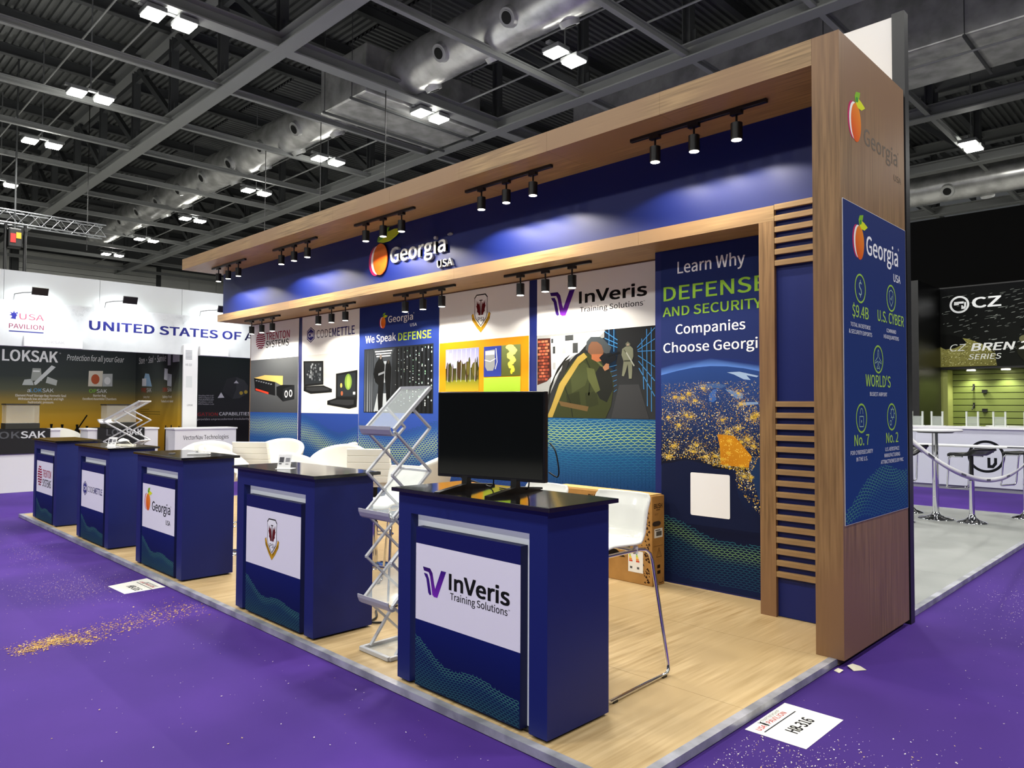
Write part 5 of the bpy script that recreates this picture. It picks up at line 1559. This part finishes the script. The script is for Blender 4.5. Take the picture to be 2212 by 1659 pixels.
for i in range(9):
    x = -15.35 + i * .11; h = .95 + .2 * rp.random()
    a.poly([(x - .06, .3), (x - .05, h - .2), (x - .03, h), (x + .03, h), (x + .05, h - .2), (x + .06, .3)], '#1a1b18')
a.build('printed_graphic', pt)
a = Art((XF + .03, 0, 0), (0, 1, 0), (0, 0, 1))
for k in range(7): a.rect(1.50, 2.56 + .03 * k, 1.64, 2.575 + .03 * k, '#8a8e92')
a.text('H8-310', 1.57, 2.42, .05, '#6a6e72', w=.13, align='c'); a.rect(1.52, 1.95, 1.65, 2.2, '#d5d8d8'); a.text('LOKSAK', 1.55, 1.55, .04, '#4a4c50', w=.12)
a.build('post_print', pt)
vw = thing('graphic_wall', (XB, 4, CARPET), 'dark VectorNav graphic wall with a black sensor picture', 'graphic wall')
box('wall_board', XB - .06, XB, 1.53, 9.0, CARPET, 2.86, white_m, vw)
a = Art((XB, 0, 0), (0, 1, 0), (0, 0, 1)); a.rect(1.53, CARPET, 9, 1.25, C('#1c1b1d'), C('#2a282b')); a.rect(1.53, 1.25, 9, 2.86, C('#3a3a3a'), C('#2d3532')); a.up()
a.poly([(3.62, 1.95), (3.74, 2.27), (4.0, 2.33), (4.22, 2.25), (4.33, 2.1), (4.33, 1.9), (4.1, 1.76), (3.9, 1.74)], '#4a4c4c'); a.up(); a.poly([(3.62, 1.95), (3.74, 2.27), (4.0, 2.33), (4.0, 2.0), (3.9, 1.74)], '#3c3e3e')
a.poly([(3.93, 2.16), (4.07, 2.16), (4.0, 2.24)], '#d0d0d0'); a.ell(4.14, 1.9, .05, .05, '#c9b04a', 12); a.ell(4.27, 1.93, .05, .05, '#c9b04a', 12); a.poly([(3.50, 1.76), (3.68, 1.77), (3.59, 1.91)], '#e6e6e6')
a.text('NAVIGATION', 2.66, 1.29, .085, '#9c2f33', w=.85, bold=.012); a.text('CAPABILITIES', 3.55, 1.30, .085, '#e6e6e6', w=.85, bold=.012); a.text('provides unprecedented modularity', 2.98, 1.18, .05, '#c9c9c9', w=1.4)
for k, s_ in enumerate(('Heading INS 0.05°', 'GNSS Compass 0.10°', 'Pitch/Roll INS 0.015°', 'Position: 1.0 m', 'RTK Position: 1 cm')): a.text(s_, 3.0, 1.80 - .055 * k, .035, '#dcdcdc', w=.40 - .03 * (k == 3))
a.build('printed_graphic', vw)
# white counters of the far booths
blk_cloth = mat('black_cloth', '#0c0c0d', .8)
def far_counter(x, y0, y1, lab, cloth=None, txt=None, zt=1.11):
    t = thing('far_counter', (x - .25, (y0 + y1) / 2, CARPET), lab, 'counter')
    box('counter_body', x - .5, x, y0, y1, CARPET, zt - .03, mat('far_counter_white', '#d6d6d8', .5), t)
    box('counter_top', x - .52, x + .02, y0 - .02, y1 + .02, zt - .03, zt, white_m, t)
    if cloth:
        o = MB().box(x + .021, x + .03, cloth[0], cloth[1], cloth[2], zt + .006).box(x - .53, x + .03, cloth[0], cloth[1], zt, zt + .006).build('cloth_cover', blk_cloth, t)
        a = Art((x + .03, 0, 0), (0, 1, 0), (0, 0, 1)); a.text(txt[0], txt[1], txt[2], txt[3], '#56585a', w=txt[4] * .52, bold=.02); a.text(txt[5], txt[1] + txt[4] * .54, txt[2], txt[3], '#c9cbcb', w=txt[4] * .46, bold=.02); a.build('cloth_print', t)
    elif txt:
        a = Art((x, 0, 0), (0, 1, 0), (0, 0, 1)); a.text(txt[1], (y0 + y1) / 2, txt[0], .085, '#2a2a2e', w=.95, align='c', bold=.006); a.build('counter_print', t)
    return t
far_counter(-14.2, -2.9, -.88, 'white counter under a black LOKSAK cloth at the left edge', (-2.92, -1.05, .66), ('LOK', -1.98, .95, .12, .85, 'SAK'))
far_counter(-14.0, -.46, .83, 'white counter under a black LOKSAK cloth behind the far leaflet rack', (-.30, .56, .70), ('LOK', -.14, .97, .12, .66, 'SAK'))
far_counter(-13.6, 1.02, 2.30, 'plain white counter reading VectorNav Technologies', None, (.86, 'VectorNav Technologies'), 1.10)
def tank(x, y0, y1, lab):
    t = thing('display_tank', (x - .2, (y0 + y1) / 2, 1.116), lab, 'display tank')
    box('tank_glass', x - .36, x, y0, y1, 1.15, 1.56, mat('tank_glass', '#dfe6dc', .05, alpha=.28), t)
    box('tank_base', x - .38, x + .01, y0 - .01, y1 + .01, 1.117, 1.22, mat('tank_base', '#23231c', .6), t)
    box('tank_lid', x - .38, x + .01, y0 - .01, y1 + .01, 1.56, 1.585, mat('tank_base', '#23231c'), t)
tank(-14.25, -1.74, -1.22, 'glass display tank on the LOKSAK counter at the left edge')
tank(-14.05, -.12, .42, 'glass display tank behind the far leaflet rack')
tub = place(ts, tsu, (-15.0, -.55, CARPET - .0), math.radians(120), 'white curved tub chair inside the far LOKSAK booth', None)
# plain tall arm lamps inside the far booth
for k, (y, lab) in enumerate(((1.05, 'small silver arm lamp over the LOKSAK wall'), (1.75, 'small silver arm lamp over the partition end'))):
    t = thing('arm_lamp', (-15.2, y, 2.86), lab, 'lamp')
    MB().tube([(-15.6, 1.5, 2.86), (-15.4, (y + 1.5) / 2, 2.93), (-15.1, y, 2.90)], .008, 6).build('arm', alu, t)
    MB().bar((-15.1, y, 2.90), (-14.95, y, 2.86), .14, .03).build('lamp_head', alu, t)
booth_l = bpy.data.lights.new('far_booth_spot', 'SPOT'); booth_l.energy = 60; booth_l.spot_size = math.radians(130); booth_l.spot_blend = .8; booth_l.shadow_soft_size = .1  # bare spots facing the graphic walls, set apart from the arm lamps
for (x, y, rz) in ((-15.0, .4, 1), (-15.0, -1.4, 1), (-15.0, 3.6, 1), (-15.0, -3.2, 1)):
    l = bpy.data.objects.new('far_booth_spot', booth_l); COL.objects.link(l); l.location = (x, y, 2.85); l.rotation_euler = (0, math.radians(55), 0)
# ------------------------------------------------------------------ the booth beyond the tower
grey_fl = noise_mat('grey_vinyl', '#8c8f8c', '#9a9c99', 1.2, rough=.45, detail=4)
g = thing('grey_platform', (-4, 4.9, CARPET), 'grey vinyl platform with clear edge strip behind the tower', 'platform')
for j in range(4):
    for i in range(4):
        box('vinyl_sheet', -8.05 + 2 * i + .001, -8.05 + 2 * (i + 1) - .001 - (.045 if i == 3 else 0), 1.41 + 1.735 * j + .001, 1.41 + 1.735 * (j + 1) - .001, CARPET, 0.0, grey_fl, g)
MB().box(-.095, -.05, 1.41, 8.35, CARPET, .003).box(-.05, -.045, 1.41, 8.35, CARPET + .003, .003).build('edge_trim', edge, g)
MB().box(-8.05, -.05, 8.35, 8.40, CARPET, .003).build('edge_trim', edge, g)

# barrier tape
tape_m = mat('barrier_tape_white', '#e4e4e6', .45)
def tape(pts, w, lab, marks=0):
    mb = MB(); v = []; n = len(pts)
    for i, p in enumerate(pts):
        tw = .3 * math.sin(i * .55)
        v += [(p[0] + .02 * tw, p[1], p[2] - w / 2), (p[0] - .02 * tw, p[1], p[2] + w / 2)]
    mb.add(v, [(2 * i, 2 * i + 1, 2 * i + 3, 2 * i + 2) for i in range(n - 1)], True)
    o = mb.build('barrier_tape', tape_m, solid=.0015)
    tag(o, lab, 'tape')
    a = MB()
    for i in range(2, n - 2, 5):
        p, q = Vector(pts[i]), Vector(pts[i + 1])
        a.bar(p + Vector((.004, 0, 0)), p + (q - p) * .8 + Vector((.004, 0, 0)), .002, w * .4)
    a.build('tape_lettering', mat('tape_ink', '#4a4a55', .5), o)
    return o
def sag(p, q, d, n=26):
    p, q = Vector(p), Vector(q)
    return [tuple(p + (q - p) * (i / n) - Vector((0, 0, d * 4 * (i / n) * (1 - i / n)))) for i in range(n + 1)]
tape(sag((-.01, 1.405, 1.33), (-.30, 7.80, .93), .33), .05, 'sagging white barrier tape tied behind the tower')
tape(sag((-8.0, 8.36, 1.05), (.6, 8.36, 1.0), .03), .045, 'taut white barrier tape across the far edge of the grey platform')
for x_, lab in ((.6, 'thin post holding the taut barrier tape out in the aisle'), (-8.0, 'thin post holding the taut barrier tape behind the poster wall')):
    tag(MB().cyl((x_, 8.375, CARPET), (x_, 8.375, 1.12), .015, n=10).build('barrier_post', alu), lab, 'post')

# bar table
def bar_table(loc, lab):
    t = thing('bar_table', loc, lab, 'table')
    MB().lathe([(0, 1.245), (.33, 1.245), (.345, 1.255), (.345, 1.27), (.335, 1.278), (0, 1.278)], n=36).build('table_top', white_m, t)
    MB().lathe([(0, 1.225), (.22, 1.225), (.25, 1.245), (0, 1.245)], n=28).build('top_plate', black_m, t)
    MB().cyl((0, 0, .02), (0, 0, 1.23), .042, n=20).build('column', chrome, t)
    MB().lathe([(.042, .10), (.06, .06), (.12, .035), (.22, .018), (.24, .008), (.24, 0), (0, 0)], n=32).build('base_disc', chrome, t)
    o = t
    for c in list(o.children): pass
    return t
bt = bar_table((0, 0, 0), 'x')
btu = []
place(bt, btu, (-1.33, 7.0, 0), 0, 'tall white bar table on chrome column behind the tower', 'bar tables')
place(bt, btu, (-3.9, 5.4, 0), 0, 'tall white bar table farther along the grey platform, hidden by the tower', 'bar tables')
def gas_stool():
    t = thing('black_bar_stool', (0, 0, 0), 'x', 'stool')
    prof = [(-.20, .905), (-.205, .93), (-.17, .945), (-.05, .935), (.06, .94), (.12, .965), (.17, 1.0), (.22, 1.02)]
    P = np.array(prof)
    def S(u, v):
        f = v * (len(P) - 1); i = min(int(f), len(P) - 2); g_ = f - i
        y, z = P[i] * (1 - g_) + P[i + 1] * g_
        return ((2 * u - 1) * .19, y, z)
    MB().grid(S, 5, 22).build('seat_pad', mat('black_leather', '#111112', .35), t, solid=.03)
    for s in (-1, 1):
        MB().tube([(s * .17, .02, .915), (s * .175, -.16, .91), (s * .178, -.195, .88), (s * .178, -.20, .84), (s * .178, -.235, .50), (s * .175, -.245, .47), (s * .15, -.25, .455), (0, -.25, .455)], .012, 8).build('frame_loop', chrome, t)
    MB().cyl((0, 0, .45), (0, 0, .92), .025, n=14).build('gas_lift', black_m, t)
    MB().cyl((0, 0, .02), (0, 0, .58), .035, n=16).build('column', chrome, t)
    MB().lathe([(.035, .12), (.05, .08), (.09, .045), (.16, .025), (.19, .01), (.19, 0), (0, 0)], n=28).build('base_disc', chrome, t)
    return t
gs, gsu = gas_stool(), []
for x, y, r, lab in ((-.865, 6.93, 238, 'black chrome-framed bar stool between the bar table and barrier tape, in full view'), (-.42, 7.95, 250, 'black chrome-framed bar stool cut by the picture edge on the right'), (-1.60, 6.35, 330, 'black chrome-framed bar stool just behind the tower edge, lower seat'), (-1.80, 7.45, 215, 'black chrome-framed bar stool behind the bar table column')):
    place(gs, gsu, (x, y, 0), math.radians(r), lab, 'black bar stools')
tag(MB().add([(-.06, 7.0, CARPET + .002), (.22, 7.0, CARPET + .002), (.22, 7.4, CARPET + .003), (-.06, 7.4, CARPET + .003)], [(0, 1, 2, 3)]).build('floor_sheet', mat('paper_white', '#e9e7dc'), solid=.001), 'crumpled white sheet on the carpet by the far grey platform edge', 'paper sheet')

# long white bar with ring emblems
wb = thing('long_white_bar', (-4, 12.3, CARPET), 'long pale bar counter with black ring emblems across the far aisle', 'counter')
bar_m = mat('pale_bar_front', '#c6c8d2', .45)
for i in range(7):
    box('front_panel', -9.0 + 2.0 * i + .002, -9.0 + 2.0 * (i + 1) - .002, 11.9, 12.5, CARPET + .09, 1.17, bar_m, wb)
box('kick_plinth', -9, 5, 11.95, 12.45, CARPET, CARPET + .09, mat('plinth_grey', '#9a9ca0', .5), wb)
box('worktop', -9.02, 5.02, 11.86, 12.56, 1.17, 1.212, white_m, wb)
for cx in (-1.74, -.05, 1.7, -5.0, -3.4):
    a = Art((0, 11.9, 0), (1, 0, 0), (0, 0, 1))
    a.ring(cx, .64, .315, .315, .05, '#15161a', 40)
    a.poly([(cx - .2, .80), (cx + .13, .80), (cx + .13, .72), (cx - .05, .72), (cx - .05, .66), (cx - .2, .66)], '#15161a')
    a.poly([(cx + .02, .62), (cx + .02, .42), (cx + .12, .42), (cx + .18, .50), (cx + .18, .62), (cx + .13, .62), (cx + .13, .53), (cx + .1, .48), (cx + .07, .48), (cx + .07, .62)], '#15161a')
    a.build('ring_emblem', wb)
def holder():
    t = thing('acrylic_holder', (0, 0, 0), 'x', 'holder')
    ac = mat('holder_acrylic', '#eef2f0', .1, alpha=.55)
    for s in (-1, 1):
        MB().box(s * .10 - .012, s * .10 + .012, -.03, .03, .0, .30).build('upright', ac, t)
    MB().box(-.10, .10, -.01, .0, .0, .20).build('back_plate', mat('holder_back', '#c3cac4', .15, alpha=.35), t)
    MB().box(-.16, .16, -.06, .06, 0, .012).build('foot_plate', ac, t)
    return t
ho, hou = holder(), []
for k, x in enumerate((-3.02, -2.65, -2.02, -1.56, -1.05, -.72, -.12, .5)):
    place(ho, hou, (x, 12.15, 1.212), 0, 'clear acrylic stand on the pale bar, %s from the tower side' % ordn[k], 'acrylic stands')
# stand wall with screen and green slats
blk = mat('stand_black', '#070708', .35)
tag(box('black_pillar', -9.0, -3.30, 13.3, 14.98, CARPET, 4.45, blk), 'glossy black stand block rising behind the pale bar beside the dark display', 'stand block')
tag(box('wall_stand', -12.0, 6.0, 16.2, 16.4, CARPET, 6.45, mat('stand_matt_black', '#030303', .9, 0, .1)), kind='structure')
sc_ = thing('display_screen', (0, 15, 2.54), 'wide dark display with a river scene and white CZ lettering', 'screen')
box('screen_frame', -3.34, 5.0, 15.0, 15.15, 2.50, 4.47, blk, sc_)
a = Art((0, 15.0, 0), (1, 0, 0), (0, 0, 1))
X0, X1, Z0, Z1 = -3.32, 4.0, 2.545, 4.44
a.rect(X0, Z0, X1, Z1, C('#1a1c18'), C('#0b0c0d')); a.up()
rz_ = random.Random(31)
for i in range(700):
    z = Z0 + (Z1 - Z0) * (.12 + .8 * rz_.random()); x = X0 + .05 + (X1 - X0 - .3) * rz_.random()
    w = .02 + .12 * rz_.random(); k = rz_.random()
    a.poly([(x, z), (x + w, z + .012), (x + w * 1.2, z + .022), (x + w * .3, z + .014)], mix(C('#15181a'), C('#c9cfc6'), .15 + .6 * k * (1 if z < 3.9 else .35)))
a.up()
rk_ = [(X0, 2.56), (X0, 3.27), (-3.05, 3.28), (-2.7, 3.2), (-2.4, 3.05), (-2.2, 2.85), (-2.15, 2.56)]
a.poly(rk_, [C('#8b8746'), C('#a8a45c'), C('#b0ad68'), C('#96924e'), C('#7a763c'), C('#5d5a2c'), C('#6a6636')]); a.up()
for i in range(420):
    x, z = X0 + .03 + 1.1 * rz_.random(), 2.58 + .6 * rz_.random()
    if z > 3.25 - .42 * max(0, x + 2.95) ** 1.2: continue
    a.poly([(x, z), (x + .03, z), (x + .02, z + .02)], rz_.choice(['#c9c684', '#5d5a30', '#77743e', '#dad79c']))
a.up()
a.poly([(X0, 3.06), (X0, 3.36), (-3.1, 3.34), (-2.85, 3.25), (-2.75, 3.12), (-3.0, 3.0), (-3.2, 2.98)], '#0d0e0c')
a.poly([(-1.6, 2.6), (-1.75, 2.8), (-1.78, 2.98), (-1.68, 3.02), (-1.72, 3.12), (-1.62, 3.2), (-1.52, 3.14), (-1.53, 3.02), (-1.38, 2.96), (-1.3, 2.7), (-1.25, 2.56)], '#23241a'); a.ell(-1.62, 3.15, .1, .08, '#6f6d4c', 14)
a.poly([(-1.7, 3.42), (-1.45, 3.62), (-1.1, 3.66), (-.5, 3.7), (-.5, 3.4)], '#101112'); a.up()
a.ring(-2.89, 4.03, .205, .205, .045, '#eef0f0', 36)
a.poly([(-3.0, 4.10), (-2.80, 4.10), (-2.80, 4.05), (-2.9, 4.05), (-2.9, 4.02), (-3.0, 4.02)], '#eef0f0'); a.poly([(-2.85, 4.01), (-2.85, 3.92), (-2.78, 3.92), (-2.75, 3.97), (-2.75, 4.08), (-2.79, 4.08), (-2.79, 3.99), (-2.81, 3.97), (-2.82, 4.01)], '#eef0f0')
a.text('CZ', -2.62, 3.93, .23, '#f2f4f4', w=.56, bold=.03)
a.text('CZ', -3.10, 2.93, .16, '#e8eae4', w=.34, shear=.2); a.text('BREN 2', -2.66, 2.92, .17, '#f4f5f2', w=1.12, bold=.03, shear=.2); a.text('SERIES', -2.72, 2.72, .12, '#eceee8', w=.66, bold=.006, shear=.2)
a.build('printed_scene', sc_)
gw = thing('slat_wall', (0, 15.6, CARPET), 'green lit slat wall with hooks under the dark display', 'slat wall')
grn = mat('slat_green', '#77843c', .5); blk_g = mat('groove_black', '#12140a', .7)
box('backing', -3.25, 5.0, 15.62, 15.7, CARPET, 2.5, blk_g, gw)
z = .6
while z < 2.45:
    box('slat_board', -3.2, 5.0, 15.58, 15.62, z + .008, min(z + .142, 2.49), grn, gw); z += .15
box('side_jamb', -3.36, -3.2, 15.15, 15.62, CARPET, 2.5, mat('jamb_green', '#a9b060', .5), gw)
for zz in (2.02, 1.57):
    for x in (-2.75, -1.55, -.45, .6):
        h = MB().bar((x, 15.58, zz + .1), (x, 15.40, zz - .02), .02, .02).box(x - .02, x + .02, 15.56, 15.58, zz + .02, zz + .14).build('hook', black_m, gw)
        MB().box(x + .18, x + .28, 15.5, 15.58, zz - .08, zz).build('bracket', black_m, gw)
dl = bpy.data.lights.new('downlight', 'SPOT'); dl.energy = 60; dl.spot_size = math.radians(120); dl.spot_blend = .7; dl.shadow_soft_size = .05; dl.color = (1, 1, .93)
for k, x in enumerate((-2.75, -2.05, -.55, .9)):
    o = thing('downlight', (x, 15.35, 2.49), 'recessed white downlight over the green slat wall, %s from the tower side' % ordn[k], 'lamp', 'slat wall downlights')
    MB().cyl((x, 15.35, 2.47), (x, 15.35, 2.495), .09, n=18).build('lens', lens_m, o)
    MB().lathe([(.09, 0), (.11, 0), (.11, .012), (.09, .012)], (x, 15.35, 2.478), 20).build('trim_ring', white_m, o)
    l = bpy.data.objects.new('downlight', dl); COL.objects.link(l); l.parent = o; l.location = (0, 0, -.03)
box('soffit', -3.3, 5.0, 15.15, 15.62, 2.495, 2.53, blk, gw)
place(bt, btu, (-1.75, 13.6, -.02 + CARPET), 0, 'white round table behind the pale bar', 'bar tables')
bt2 = list(bpy.data.objects)
for k, (x, lab) in enumerate(((-2.4, 'white tub chair behind the pale bar, nearer the tower'), (-.9, 'white tub chair behind the pale bar, farther from the tower'))):
    o = place(ts, tsu, (x, 13.1, CARPET), math.radians(185), lab, None)
